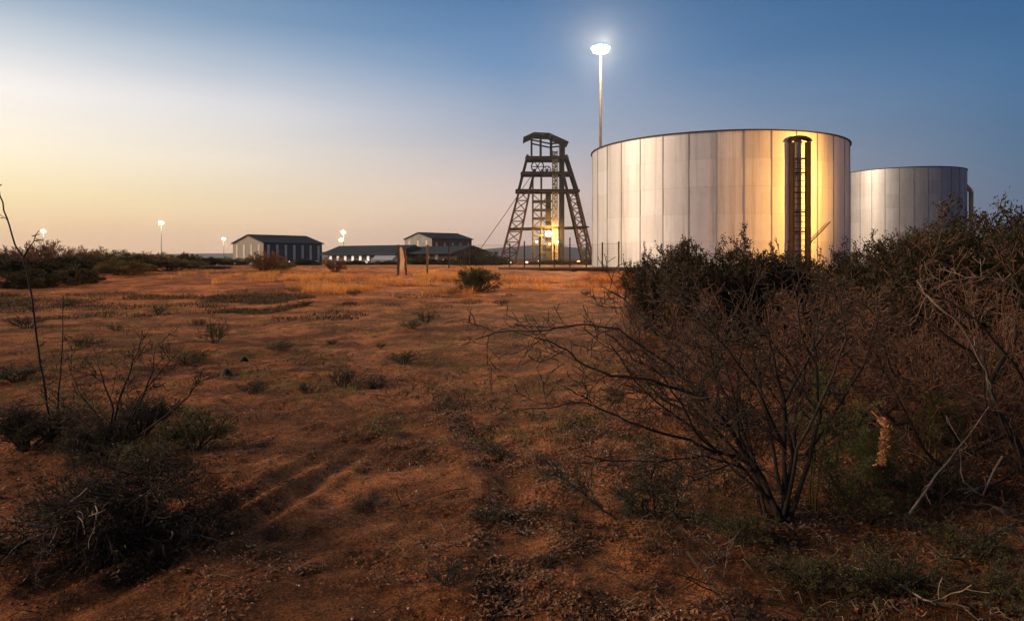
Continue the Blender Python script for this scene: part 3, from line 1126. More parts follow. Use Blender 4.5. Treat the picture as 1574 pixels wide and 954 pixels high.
# ---- far left skyline bushes
GL = 'bushes along the far left skyline'
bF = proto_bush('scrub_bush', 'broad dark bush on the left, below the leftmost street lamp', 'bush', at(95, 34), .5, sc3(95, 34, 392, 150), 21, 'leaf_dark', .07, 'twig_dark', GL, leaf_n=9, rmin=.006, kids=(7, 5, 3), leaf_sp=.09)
bH = proto_bush('scrub_bush', 'olive brown bush in the middle of the left scrub', 'bush', at(185, 33), .5, sc3(185, 33, 396, 95), 23, 'leaf_mid', .06, 'twig', GL, leaf_n=6, rmin=.007, kids=(6, 5, 3), leaf_sp=.12)
bG = thing('bare_bush', 'reddish bare twiggy bush standing up under the leftmost street lamp', 'bush', at(72, 38), 0, GL, sc3(72, 38, 372, 60))
pl = bush_plant(31, stems=12, hgt=1.3, spread=.7, kids=(6, 5, 3), leaf_n=1.2, up=.10, rmin=.008)
pl.build(bG, M['bark'], M['twig'], M['leaf_brown'], .05, .5)
for (px, d, top, w, lab, kind) in [
    (15, 33, 391, 120, 'dark bush at the very left edge below the skyline twigs', bF),
    (150, 36, 390, 130, 'dark bush right of the broad one in the left scrub', bF),
    (205, 36, 391, 120, 'dark bush below the tallest street lamp, to its left', bF),
    (262, 38, 392, 110, 'dark bush below the tallest street lamp, to its right', bH),
    (170, 48, 379, 75, 'rounded brown topped bush on the skyline between two street lamps', bH),
    (285, 46, 387, 55, 'flat topped dark bush on the skyline left of the faint lamp', bF),
    (215, 46, 386, 60, 'small bush on the skyline right of the rounded brown one', bH),
    (14, 40, 381, 70, 'reddish bare bush at the left edge behind the tall stalk', bG),
    (112, 40, 381, 44, 'reddish bare bush right of the leftmost street lamp', bG),
    (46, 42, 384, 40, 'low reddish bare bush left of the leftmost street lamp', bG),
    (135, 44, 386, 50, 'low bare bush left of the rounded brown topped one', bG),
    (245, 44, 389, 50, 'low bare bush at the base of the tallest street lamp', bG),
    (45, 27, 412, 120, 'dark low bush in front of the left scrub beside the stalk', bF),
    (120, 29, 409, 90, 'dark low bush at the front of the left scrub, right of the stalk', bF),
    (318, 60, 394, 80, 'low dark bush on the flat skyline left of the navy warehouse', bF),
    (360, 62, 394, 80, 'low dark bush below the pale gable of the navy warehouse', bH),
    (330, 40, 408, 90, 'low dark bush behind the left end of the dry grass', bF),
    (405, 36, 388, 75, 'tall dark shrub standing before the corner of the navy warehouse', bG),
    (425, 38, 398, 80, 'dark rounded shrub before the long side of the navy warehouse', bH),
    (470, 60, 397, 70, 'low dark bush below the right end of the navy warehouse', bF),
    (517, 36, 397, 52, 'brown twiggy shrub in the dry grass below the first lit windows', bG),
    (548, 60, 399, 70, 'low dark bush below the lit windows left of the carport', bF),
    (650, 62, 394, 80, 'low dark hedge bush behind the lone dark post', bF),
    (690, 66, 396, 80, 'low dark hedge bush below the bright yard lamp pair', bF),
    (735, 60, 381, 80, 'large round dark shrub left of the headframe', bF),
    (762, 64, 392, 50, 'small dark shrub at the outer left headframe leg', bF),
    (600, 64, 400, 60, 'low dark bush under the carport', bF),
    (848, 62, 399, 110, 'low dark bush behind the fence below the headframe', bF),
    (905, 66, 398, 50, 'low dark bush behind the fence beside the broad tank', bF),
]:
    copy_tree(kind, lab, at(px, d), random.uniform(0, 6.28), sc3(px, d, top, w), 'bushes along the skyline' if px > 300 else GL)
bS = proto_bush('leafy_shrub', 'round grey green shrub on bare soil in front of the left end of the pipeline', 'shrub', at(736, 25.5), .5, sc3(736, 25.5, 404, 78), 41, 'leaf_mid', .035, 'twig_dark', None, leaf_n=9, rmin=.005)

# ---- mid ground weeds
random.seed(5)


def weed_proto(name, label, seed, loc, sc, stems, hgt, lm, lsize, leaf_n, cat='weed', tw='twig_dark', grp='small weeds on the red soil', lasp=.4):
    random.seed(seed)
    t = thing(name, label, cat, loc, 0, grp, sc)
    pl = Plant()
    P = dict(seg=.05, wig=.20, up=.05, maxlv=2, kids=(6, 4), lens=(hgt * .45, hgt * .22), ang=(20, 60), k0=.25, rmin=.0022, leaf_n=leaf_n, leaf_sp=.02, woodlv=0, rr=.6)
    for k in range(stems):
        a = 2 * math.pi * k / stems + random.uniform(-.4, .4); lean = random.uniform(.1, .9)
        pl.grow(Vector((math.cos(a) * .03, math.sin(a) * .03, -.01)), Vector((math.cos(a) * lean, math.sin(a) * lean, 1)), hgt * random.uniform(.7, 1.1), .006, 0, P)
    pl.build(t, M['bark'], M[tw], M[lm], lsize, lasp)
    return t


p = hit(330, 528)
wA = weed_proto('green_weed', 'pale green weed left of the middle, beside two dark stones', 61, p, 1.1, 14, .34, 'leaf_green', .013, 8)
p = hit(737, 446)
wB = weed_proto('dark_weed', 'small dark weed tuft on open soil left of the middle', 62, hit(526, 596), .8, 12, .28, 'leaf_grey', .013, 7)
GW = 'small weeds on the red soil'
WEEDS = [
    (130, 535, 1.2, wA, 'green weed behind the second thin stalk on the left'),
    (178, 508, 1.0, wA, 'low green weed in a clump of weeds left of the soil flat'),
    (112, 470, 1.3, wA, 'yellowish green weed near the left scrub'),
    (243, 483, 1.1, wA, 'yellow green weed tuft in front of the left scrub'),
    (305, 500, 1.0, wA, 'green weed in front of the left end of the dark strip'),
    (432, 540, .9, wA, 'green weed right of the pale green weed, throwing a long shadow'),
    (290, 560, 1.3, wA, 'spreading olive weed above the bare shrub on the left'),
    (655, 495, 1.2, wA, 'green weed on the far soil flat above the middle'),
    (632, 505, .9, wA, 'small green weed left of the far one on the soil flat'),
    (620, 560, .9, wA, 'low olive weed on the soil left of the thorn branch tips'),
    (470, 470, 1.2, wB, 'dark weed on the dark strip below the dry grass'),
    (545, 455, 1.2, wB, 'dark weed at the right end of the dark strip'),
    (585, 535, .6, wB, 'tiny dark weed in the middle of the far soil'),
    (510, 530, .6, wB, 'tiny dark weed between the pale weed and the far soil flat'),
    (580, 598, .8, wB, 'dry brown weed right of the small dark tuft'),
    (390, 606, .9, wB, 'dark weed at the end of a long shadow streak'),
    (470, 605, .7, wB, 'small dark weed below the long shadow streak'),
    (40, 505, 1.5, wB, 'flat dark weed at the left edge behind the stalk'),
    (25, 585, 1.4, wB, 'dark weed at the left edge above the dark thicket'),
    (770, 470, 1.2, wB, 'dark weed on soil right of the round grey green shrub'),
    (900, 455, 1.0, wB, 'dark weed on pale soil below the pipeline'),
    (560, 780, .5, wB, 'tiny dark weed in the foreground soil beside the tyre rut'),
    (765, 705, .7, wB, 'small dark weed growing in the curved tyre rut'),
    (750, 800, .6, wB, 'dark weed in the foreground left of the fallen leafy branch'),
    (690, 900, .6, wB, 'dark weed close to the bottom edge, left of the rut'),
    (850, 870, .5, wB, 'dark weed in the foreground right of the rut'),
    (1130, 830, .8, wA, 'green weed under the thorn bush, left of its stems'),
    (1330, 800, 1.0, wA, 'green weed under the thorn bush, right of its stems'),
    (1420, 770, 1.1, wA, 'green weed below the pale leaning branch on the right'),
    (1490, 860, 1.1, wA, 'green weed among the pale fallen sticks at the right'),
    (1240, 900, .8, wA, 'low green weed near the bottom, right of the middle'),
    (1370, 915, .9, wA, 'low green weed near the bottom among dead branches'),
    (1545, 930, 1.0, wA, 'green weed in the bottom right corner'),
]
for px, py, s_, k, lab in WEEDS:
    random.seed(px * 7 + py)
    copy_tree(k, lab, hit(px, py), random.uniform(0, 6.28), (s_ * random.uniform(.9, 1.3), s_ * random.uniform(.9, 1.3), s_ * random.uniform(.40, .65)), GW)

# feathery green plumes beside thorn bush
random.seed(77)
p = hit(1290, 735)


def plume(label, px, py, hts, seed, lm='leaf_green'):
    random.seed(seed)
    p = hit(px, py)
    t = thing('feathery_weed', label, 'weed', p, 0, 'feathery green weeds beside the thorn bush')
    pl = Plant()
    P = dict(seg=.06, wig=.12, up=.04, maxlv=2, kids=(14, 5), lens=(.20, .09), ang=(30, 65), k0=.15, rmin=.0016, leaf_n=12, leaf_sp=.035, woodlv=0, rr=.5)
    for k, h in enumerate(hts):
        pl.grow(Vector((random.uniform(-.12, .12), random.uniform(-.1, .1), 0)), Vector((random.uniform(-.25, .25), random.uniform(-.2, .2), 1)), h, .006, 0, P)
    pl.build(t, M['bark'], M['leaf_green'], M[lm], .016, .3)


plume('tall feathery green weed right of the thorn bush stems', 1272, 786, (.92, .7, .85, .6, .75), 1, 'leaf_bright')
plume('low feathery green weed below the dry orange curl', 1350, 755, (.35, .3, .4, .3), 2)
plume('feathery green weed at the right edge among branches', 1545, 620, (.7, .6, .5, .6), 3)
plume('feathery green weed right of the dry orange curl', 1440, 700, (.5, .5, .4), 4, 'leaf_mid')

# ------------------------------------------------------------------ the big thorn bush
THORN = dict(seg=.05, wig=.27, up=.02, maxlv=3, kids=(8, 4, 2), lens=(.40, .20, .11), ang=(25, 72), k0=.16, rmin=.0026, leaf_n=.25, leaf_sp=.02, woodlv=1, rr=.50, floor=.05)


def limb(pl, base, pxs, r0, P, r1=.005):
    pts = [W(*q) - base for q in pxs]
    fine = []
    for a, b in zip(pts[:-1], pts[1:]):
        for k in range(3):
            fine.append(a.lerp(b, k / 3) + rvec() * .006)
    fine.append(pts[-1])
    n = len(fine)
    rads = [r0 + (r1 - r0) * (i / (n - 1)) ** .8 for i in range(n)]
    pl.branch(fine, rads, 0, P)


random.seed(101)
p0 = hit(1203, 805)
tb = thing('thorn_bush', 'big bare thorn bush with long dark limbs reaching left over the red soil', 'bush', p0)
pl = Plant()
d0 = p0.y
limbs = [
    ([(1200, 800, d0), (1172, 735, d0 + .05), (1140, 690, d0 + .05), (1110, 640, d0), (1085, 612, d0), (1040, 598, d0 - .02), (1000, 583, d0 - .05), (940, 577, d0 - .05), (895, 560, d0), (870, 536, d0), (840, 524, d0), (785, 508, d0 + .1)], .020),
    ([(1168, 725, d0 + .05), (1130, 702, d0 + .05), (1085, 690, d0), (1060, 675, d0 - .05), (1000, 660, d0 - .1), (960, 645, d0 - .1), (930, 630, d0 - .1), (890, 617, d0 - .1), (845, 626, d0 - .1), (800, 630, d0 - .1)], .013),
    ([(1140, 715, d0 + .05), (1080, 700, d0 - .1), (1010, 709, d0 - .2), (950, 707, d0 - .25), (890, 711, d0 - .3)], .007),
    ([(1206, 805, d0), (1206, 700, d0 + .1), (1205, 620, d0 + .1), (1192, 565, d0 + .1), (1180, 512, d0 + .15), (1150, 515, d0 + .2), (1112, 530, d0 + .2)], .018),
    ([(1205, 800, d0), (1218, 700, d0 + .15), (1200, 600, d0 + .3), (1180, 520, d0 + .3), (1155, 500, d0 + .3), (1080, 452, d0 + .4)], .016),
    ([(1212, 800, d0), (1242, 710, d0 + .1), (1260, 640, d0 + .1), (1253, 560, d0 + .1), (1232, 520, d0 + .1), (1222, 450, d0 + .2), (1240, 410, d0 + .2)], .018),
    ([(1200, 800, d0), (1150, 690, d0 + .3), (1130, 620, d0 + .4), (1110, 550, d0 + .5), (1090, 470, d0 + .6), (1060, 420, d0 + .7)], .017),
    ([(1085, 612, d0), (1040, 570, d0 + .1), (1000, 540, d0 + .1), (950, 505, d0 + .1), (900, 497, d0 + .15), (840, 507, d0 + .2), (760, 510, d0 + .3), (730, 522, d0 + .3)], .010),
    ([(1240, 700, d0 + .1), (1290, 620, d0 + .3), (1330, 560, d0 + .4), (1350, 490, d0 + .5), (1345, 440, d0 + .6)], .013),
    ([(1206, 790, d0), (1225, 690, d0 - .2), (1270, 600, d0 - .2), (1300, 520, d0 - .2), (1290, 450, d0 - .1)], .013),
    ([(1206, 690, d0 + .1), (1165, 600, d0 - .1), (1120, 540, d0 - .15), (1060, 480, d0 - .1), (1010, 450, d0)], .012),
    ([(1130, 620, d0 + .4), (1070, 560, d0 + .6), (1000, 500, d0 + .8), (960, 460, d0 + .9), (925, 440, d0 + 1.0)], .010),
    ([(1205, 620, d0 + .1), (1250, 540, d0 + .5), (1290, 480, d0 + .8), (1300, 420, d0 + 1.0)], .011),
    ([(1165, 725, d0), (1120, 712, d0 - .3), (1060, 742, d0 - .45), (1030, 780, d0 - .5)], .006),
    ([(1200, 760, d0), (1185, 660, d0 + .3), (1160, 560, d0 + .6), (1150, 480, d0 + .8), (1170, 410, d0 + 1.0)], .014),
]
for pts, r in limbs:
    limb(pl, p0, pts, r, THORN, .0035)
for k in range(7):
    a = R(random.uniform(20, 200))
    lean = random.uniform(.35, 1.1)
    P2 = dict(THORN); P2['kids'] = (9, 5, 3); P2['up'] = .03
    pl.grow(Vector((random.uniform(-.08, .1), random.uniform(-.05, .2), 0)), Vector((math.cos(a) * lean, abs(math.sin(a)) * lean * .8, .95)), random.uniform(1.25, 1.75), .013, 0, P2)
pl.build(tb, M['bark'], M['twig_dark'], M['leaf_mid'], .018, .45)

# right hand thorn bush with thick leaning trunk
random.seed(202)
p1 = hit(1590, 735)
t = thing('thorn_bush', 'bare thorn bush at the right edge with a thick dark leaning trunk', 'bush', p1)
pl = Plant(); d1 = p1.y
for pts, r in [
    ([(1590, 735, d1), (1555, 670, d1), (1530, 630, d1), (1520, 590, d1 + .1), (1490, 540, d1 + .1), (1440, 505, d1 + .1), (1390, 470, d1 + .2)], .040),
    ([(1550, 665, d1), (1500, 690, d1 - .1), (1450, 720, d1 - .2), (1420, 690, d1 - .2), (1385, 620, d1 - .2), (1360, 570, d1 - .2)], .014),
    ([(1520, 590, d1), (1560, 520, d1 + .1), (1570, 450, d1 + .2), (1540, 400, d1 + .3)], .020),
    ([(1590, 735, d1), (1600, 640, d1 - .3), (1560, 560, d1 - .5), (1500, 490, d1 - .6), (1440, 450, d1 - .6)], .018),
    ([(1530, 630, d1), (1470, 600, d1 + .3), (1410, 590, d1 + .5), (1340, 560, d1 + .6), (1300, 545, d1 + .7)], .014),
    ([(1580, 710, d1), (1540, 740, d1 - .4), (1490, 760, d1 - .6), (1440, 800, d1 - .7)], .009),
    ([(1520, 590, d1 + .1), (1500, 500, d1 + .5), (1480, 440, d1 + .7), (1440, 400, d1 + .9)], .014),
]:
    limb(pl, p1, pts, r, THORN, .004)
pl.build(t, M['bark'], M['twig'], M['leaf_mid'], .018, .45)

# pale dead branch arching through it
random.seed(205)


def dead_branch(label, pts, r, kids=(5, 3, 2), mat='pale_wood', seed=1):
    random.seed(seed)
    base = W(*pts[0])
    gb = Vector((base.x, base.y, gz(base.x, base.y)))
    t = thing('dead_branch', label, 'branch', gb)
    pl = Plant()
    P = dict(THORN); P['kids'] = kids; P['lens'] = (.25, .12, .08); P['leaf_n'] = 0; P['maxlv'] = 2; P['woodlv'] = 3; P['floor'] = -.3
    limb(pl, gb, pts, r, P, r * .35)
    pl.wood.build('stick', M[mat], t, True)


dead_branch('pale dead branch arching down through the upper right thorn bush', [(1410, 430, 4.8), (1420, 450, 4.8), (1440, 468, 4.75), (1478, 500, 4.7), (1495, 535, 4.7), (1515, 570, 4.7), (1530, 620, 4.8), (1560, 700, 5.0)], .010, seed=3)
dead_branch('pale curved dead branch along the right edge, above the leaning trunk', [(1574, 452, 4.9), (1540, 430, 4.9), (1500, 424, 4.9), (1460, 432, 4.9), (1440, 445, 4.9)], .007, seed=4)
dead_branch('straight pale leaning stick in front of the dark leaning trunk', [(1398, 790, 4.0), (1440, 730, 4.2), (1490, 670, 4.4), (1520, 625, 4.5)], .009, (2, 2, 2), seed=5)
dead_branch('short pale forked stick below the leaning trunk', [(1540, 700, 4.4), (1510, 762, 4.3), (1480, 740, 4.3), (1475, 690, 4.3)], .008, (2, 2, 2), seed=6)
g = [(1575, 830), (1500, 842), (1440, 862), (1400, 850)]


def fallen(label, pix, r, mat, lift=.03, kids=(5, 3, 2), seed=9):
    pts = []
    for i, (px, py) in enumerate(pix):
        q = hit(px, py)
        e = EYE - (py - HOR) / F * q.y
        pts.append((px, py - (lift + .02 * (i % 2)) * F / q.y, q.y))
    dead_branch(label, pts, r, kids, mat, seed)


fallen('pale fallen stick lying near the bottom right corner', [(1310, 880), (1370, 905), (1420, 930), (1490, 950)], .008, 'pale_wood', seed=11)
fallen('bleached fallen branch below the right hand trunk', [(1560, 812), (1500, 850), (1450, 880), (1405, 910)], .009, 'pale_wood', seed=12)
fallen('long dark fallen branch along the bottom right', [(1180, 888), (1280, 893), (1370, 900), (1450, 925), (1570, 930)], .012, 'bark', .05, (8, 4, 2), seed=13)
fallen('dark fallen branch right of the bottom middle, pointing down', [(1055, 860), (1085, 905), (1115, 945), (1130, 985)], .010, 'bark', .05, (6, 3, 2), seed=14)
fallen('thin pale forked twig standing left of the bottom dark branch', [(1140, 840), (1120, 875), (1112, 920)], .005, 'pale_wood', .1, (3, 2, 2), seed=15)
fallen('small dead stick lying on open soil left of the rut', [(720, 752), (690, 762), (640, 775), (585, 785)], .004, 'bark', .012, (2, 1, 1), seed=16)
fallen('dark dead stick lying in soil below the left ruts', [(452, 738), (430, 750), (395, 755), (360, 762)], .005, 'bark', .015, (3, 1, 1), seed=17)
fallen('thin bent stick at the left of the fallen leafy branch', [(800, 795), (840, 800), (880, 803)], .006, 'bark', .04, (2, 1, 1), seed=18)

# further bare thorn bushes filling the middle right
random.seed(303)


def bare_plant(seed, hgt=1.5, stems=9, kids=(8, 5, 3), lens=(.55, .28, .15), leaf=.3):
    random.seed(seed)
    pl = Plant()
    P = dict(THORN); P['kids'] = kids; P['lens'] = lens; P['seg'] = .08; P['rmin'] = .0040; P['leaf_n'] = leaf; P['up'] = .03; P['leaf_sp'] = .03
    for k in range(stems):
        a = 2 * math.pi * k / stems + random.uniform(-.3, .3); lean = random.uniform(.3, 1.2)
        pl.grow(Vector((math.cos(a) * .06, math.sin(a) * .06, -.02)), Vector((math.cos(a) * lean, math.sin(a) * lean, .9)), hgt * random.uniform(.75, 1.1), .022, 0, P)
    return pl


GB = 'bare thorn bushes behind the big one'
bB = thing('thorn_bush', 'reddish bare thorn bush directly behind the big one, below the domed bush', 'bush', at(1110, 6.3), 0, GB, 1.0)
bare_plant(9).build(bB, M['bark'], M['twig'], M['leaf_brown'], .03, .5)
bB.scale = sc3(1110, 6.3, 402, 290, 1.5, 1.35)
for px, d, top, w, lab in [
    (1300, 6.0, 395, 330, 'reddish bare thorn bush below the tank ladder, right of the big one'),
    (1450, 6.8, 405, 360, 'reddish bare thorn bush behind the pale arching branch'),
    (1200, 8.2, 392, 330, 'farther bare thorn bush between the domed bush and the big one'),
    (1390, 8.6, 388, 330, 'farther bare thorn bush below the smaller tank'),
    (1560, 7.2, 395, 330, 'bare thorn bush at the right edge behind the leaning trunk'),
    (1020, 9.5, 408, 200, 'small bare thorn bush at the left end of the thicket'),
    (1480, 5.6, 465, 300, 'low reddish thorn bush between the pale arching branch and the trunk'),
    (1640, 4.6, 440, 330, 'bare thorn bush cut off by the right edge, in front of the trunk'),
]:
    random.seed(px)
    copy_tree(bB, lab, at(px, d), random.uniform(0, 6.28), sc3(px, d, top, w, 1.5, 1.35), GB)

# dry orange curl snagged in the thorns
random.seed(404)
base = W(1358, 690, 4.05)
t = thing('dry_seed_head', 'dry orange brown curled plant strip hanging in the thorn bush', 'dead plant', base)
pl = Plant()
line = [W(x, y, 4.05) - base for x, y in [(1340, 632), (1352, 643), (1362, 652), (1360, 668), (1357, 685), (1360, 700), (1352, 712)]]
pl.twig.tube(line, [.004, .006, .007, .006, .006, .005, .003], 5)
pl.twig.build('stalk', M['curl'], t, True)
for k in range(420):
    f = random.uniform(1.2, len(line) - 1.001); i = int(f)
    pl.leafp.append((line[i].lerp(line[i + 1], f - i) + rvec() * random.uniform(.004, .036))[:]); pl.leafd.append((rvec() + Vector((0, 0, .4)))[:])
obj('husk', pl.leaf_mesh(.024, .45, M['curl'], 'husk'), t)

# fallen leafy branch in the foreground
random.seed(505)
q = hit(960, 800)
t = thing('fallen_branch', 'cut grey green leafy branch lying on the soil in front of the thorn bush', 'branch', q)
pl = Plant()
P = dict(seg=.05, wig=.12, up=.03, maxlv=2, kids=(9, 5), lens=(.17, .09), ang=(25, 60), k0=.1, rmin=.0018, leaf_n=14, leaf_sp=.03, woodlv=1, rr=.5, floor=-.06)
for pix in ([(1035, 815), (1020, 790), (1005, 760), (990, 755), (970, 768)], [(1000, 822), (950, 800), (915, 775), (885, 748), (850, 725)], [(1000, 815), (940, 808), (900, 803), (855, 800), (825, 797)],
            [(1000, 815), (1030, 800), (1042, 770), (1036, 745)], [(1000, 815), (985, 785), (960, 765)], [(1010, 818), (1000, 740), (1010, 700)]):
    pts = []
    for k, (px, py) in enumerate(pix):
        d = q.y - .02 + .03 * k
        pts.append((px, py, d))
    limb(pl, q, pts, .010, P, .003)
pl.build(t, M['bark'], M['twig_dark'], M['leaf_grey'], .022, .32)

# ------------------------------------------------------------------ left foreground
random.seed(606)
q = hit(82, 690)
t = thing('tall_stalk', 'tall thin bare stalk with a forked top rising above the left skyline', 'plant', q)
pl = Plant()
P = dict(THORN); P['kids'] = (4, 3, 2); P['lens'] = (.09, .05, .03); P['leaf_n'] = 0; P['woodlv'] = 9
dq = q.y
limb(pl, q, [(82, 690, dq), (72, 620, dq), (62, 560, dq), (54, 500, dq), (44, 430, dq), (37, 396, dq), (22, 374, dq), (10, 335, dq), (0, 300, dq), (-8, 270, dq)], .010, P, .005)
limb(pl, q, [(37, 396, dq), (46, 380, dq), (60, 354, dq)], .008, P, .003)
pl.wood.build('stem', M['bark'], t, True)
q = hit(92, 680)
t = thing('bare_stalk', 'shorter thin bare stalk just right of the tall forked one', 'plant', q)
pl = Plant(); dq = q.y
limb(pl, q, [(92, 680, dq), (90, 600, dq), (96, 530, dq), (97, 455, dq)], .010, P, .003)
pl.wood.build('stem', M['bark'], t, True)

random.seed(607)
q = hit(170, 690)
t = thing('bare_shrub', 'bare branched shrub on the left with upright dark twigs', 'shrub', q)
pl = Plant(); dq = q.y
P = dict(THORN); P['kids'] = (7, 4, 2); P['lens'] = (.24, .13, .08); P['leaf_n'] = .5; P['up'] = .05
for pts in ([(170, 690), (200, 640), (225, 595), (275, 540)], [(165, 690), (185, 610), (205, 555), (215, 535)], [(160, 690), (150, 640), (120, 600), (105, 560)], [(175, 690), (215, 620), (235, 570), (240, 530)],
            [(165, 690), (130, 650), (80, 625), (55, 600)], [(180, 690), (240, 650), (290, 610), (310, 570)], [(160, 690), (175, 630), (160, 590), (150, 560)], [(170, 690), (110, 660), (60, 655), (20, 630)]):
    dd = random.uniform(-.3, .3)
    limb(pl, q, [(x, y, dq + dd * i / 3) for i, (x, y) in enumerate(pts)], .012, P, .003)
pl.build(t, M['bark'], M['twig_dark'], M['leaf_dark'], .018, .45)

GT = 'dark thicket at the left edge'
tk = proto_bush('dark_thicket', 'dark low thicket at the left edge below the stalks', 'shrub', hit(40, 690), .3, (.55, .45, .36), 71, 'leaf_dark', .035, 'twig_dark', GT, leaf_n=2.5, stems=12)
copy_tree(tk, 'dark low thicket behind the bare shrub on the left', hit(215, 668), 2.0, (.42, .35, .30), GT)
copy_tree(tk, 'dark tangle of twigs under the bare shrub', hit(160, 700), 4.0, (.38, .35, .25), GT)
wg = weed_proto('green_tuft', 'soft olive green tuft right of the bare shrub', 63, hit(300, 690), (1.15, 1.0, .75), 16, .34, 'leaf_green', .022, 6, 'weed', 'twig_dark', None)
copy_tree(wg, 'low dull green tuft behind the heap of dead brush', hit(215, 722), 2.0, (1.1, .9, .5))

# dead brush heap
random.seed(808)
q = hit(160, 830)
t = thing('brush_heap', 'heap of dead dark brush with pale curved sticks in the left foreground', 'brush pile', q)
pl = Plant()
P = dict(seg=.04, wig=.20, up=-.02, maxlv=2, kids=(6, 4), lens=(.20, .10), ang=(20, 65), k0=.1, rmin=.0016, leaf_n=1.0, leaf_sp=.03, woodlv=0, rr=.6, floor=.0)
for k in range(170):
    x = random.gauss(0, .21); y = random.gauss(0, .13)
    hmax = .34 * math.exp(-((x - .12) / .28) ** 2) + .06
    z = random.uniform(0.02, hmax)
    d = Vector((random.gauss(0, 1), random.gauss(0, .7), random.gauss(-.1, .5)))
    pl.grow(Vector((x, y, z)), d, random.uniform(.18, .42), random.uniform(.003, .007), 0, P)
pl.twig.build('twigs', M['twig_dark'], t, True)
obj('dead_leaves', pl.leaf_mesh(.024, .4, M['leaf_dark'], 'dead_leaves'), t)
for k in range(26):
    pw = Plant()
    x = random.gauss(.05, .22); y = random.gauss(-.16, .08)
    hmax = .34 * math.exp(-((x - .12) / .28) ** 2) + .06
    d = Vector((random.gauss(.2, .7), random.gauss(-.3, .3), random.gauss(-.5, .5)))
    P2 = dict(P); P2['maxlv'] = 0; P2['leaf_n'] = 0; P2['wig'] = .3
    pw.grow(Vector((x, y, hmax * random.uniform(.5, 1.0))), d, random.uniform(.10, .26), random.uniform(.004, .0065), 0, P2)
    pw.twig.build('pale_stick', M['pale_wood'], t, True)

# two dark stones
for px, py, r, lab in ((375, 556, .07, 'small dark stone on the soil, the farther of two'), (348, 577, .08, 'small dark stone on the soil, the nearer of two')):
    random.seed(px)
    q = hit(px, py)
    m = MB()
    prof = [(.01, -.3), (.8, -.2), (1.0, .25), (.75, .7), (.3, .98), (.01, 1.0)]
    m.lathe(prof, 9)
    m.v = [(x * r * random.uniform(.85, 1.2), y * r * random.uniform(.85, 1.2), z * r * 1.2) for x, y, z in m.v]
    o = m.build('stone', M['bark'], None, True); o.location = q
    tag(o, lab, 'stone', 'dark stones on the left soil')


# ------------------------------------------------------------------ grass, litter (stuff)
def blades(name, pos, hts, wid, lean, mat, label=None):
    n = len(pos)
    a = rng.uniform(0, 2 * math.pi, n)
    dx, dy = np.cos(a), np.sin(a)
    ln = rng.uniform(.2, 1, n) * lean * hts
    la = rng.uniform(0, 2 * math.pi, n)
    lx, ly = np.cos(la) * ln, np.sin(la) * ln
    rows = []
    for f, w in ((0, 1.0), (.55, .75), (1.0, .12)):
        cx = pos[:, 0] + lx * f * f; cy = pos[:, 1] + ly * f * f; cz = pos[:, 2] - .02 + hts * (f - .12 * f * f)
        for s in (-1, 1):
            rows.append(np.stack([cx + s * dx * wid * w / 2, cy + s * dy * wid * w / 2, cz], -1))
    v = np.stack(rows, 1).reshape(-1, 3)
    i = np.arange(n)[:, None] * 6
    f = np.concatenate([i + np.array([0, 1, 3, 2]), i + np.array([2, 3, 5, 4])], 0)
    o = obj(name, mesh_np(name, v, f, mat))
    tag(o, kind='stuff')
    return o


def scatter_px(n, xr, yr, clump=None, thr=0.0, seed=0, fade=0.0):
    px = rng.uniform(xr[0], xr[1], n); d = rng.uniform(yr[0], yr[1], n)
    x = (px - 787) / F * d
    if clump:
        k = vnoise(x / clump, d / clump, seed) + .5 * vnoise(x / clump * 2.7, d / clump * 2.7, seed + 1)
        u = np.minimum((px - xr[0]) / (xr[1] - xr[0]), (xr[1] - px) / (xr[1] - xr[0])); w = np.minimum((d - yr[0]), (yr[1] - d)) / (yr[1] - yr[0])
        keep = k > thr + fade * (np.exp(-u / .10) + np.exp(-w / .15))
        x, d = x[keep], d[keep]
    return np.stack([x, d, height(x, d)], -1)


# dry golden grass in the distance
ps = scatter_px(150000, (230, 1040), (23, 44), 1.4, .05, 31, .5)
kp = ~((ps[:, 0] / ps[:, 1] * F + 787 > 765) & (ps[:, 1] > 31)); ps = ps[kp]
blades('dry_grass', ps, rng.uniform(.08, .40, len(ps)) * np.where(ps[:, 1] > 32, .55, 1.0), rng.uniform(.010, .022, len(ps)), .9, M['straw'])
ps = scatter_px(46000, (-200, 820), (16, 27), 1.6, .02, 41, .6)
ps2 = scatter_px(70000, (-200, 640), (18.5, 25), 2.6, -.16, 43, .7)
ps = np.concatenate([ps, ps2])
o = blades('dark_ground_cover', ps, rng.uniform(.03, .13, len(ps)), rng.uniform(.010, .024, len(ps)), 1.0, M['weed_dark'])
ps = scatter_px(20000, (-60, 900), (6, 24), .8, .20, 51)
blades('sparse_grass', ps, rng.uniform(.03, .12, len(ps)), rng.uniform(.006, .014, len(ps)), 1.0, M['weed_dark'])
ps = scatter_px(90000, (-60, 960), (5.5, 24), .7, .19, 55)
blades('low_weeds', ps, rng.uniform(.02, .10, len(ps)), rng.uniform(.004, .011, len(ps)), 1.3, M['leaf_green'])
ps = scatter_px(22000, (960, 1640), (2.5, 9), .28, .20, 61)
blades('undergrowth', ps, rng.uniform(.02, .09, len(ps)), rng.uniform(.003, .007, len(ps)), 1.3, M['leaf_mid'])


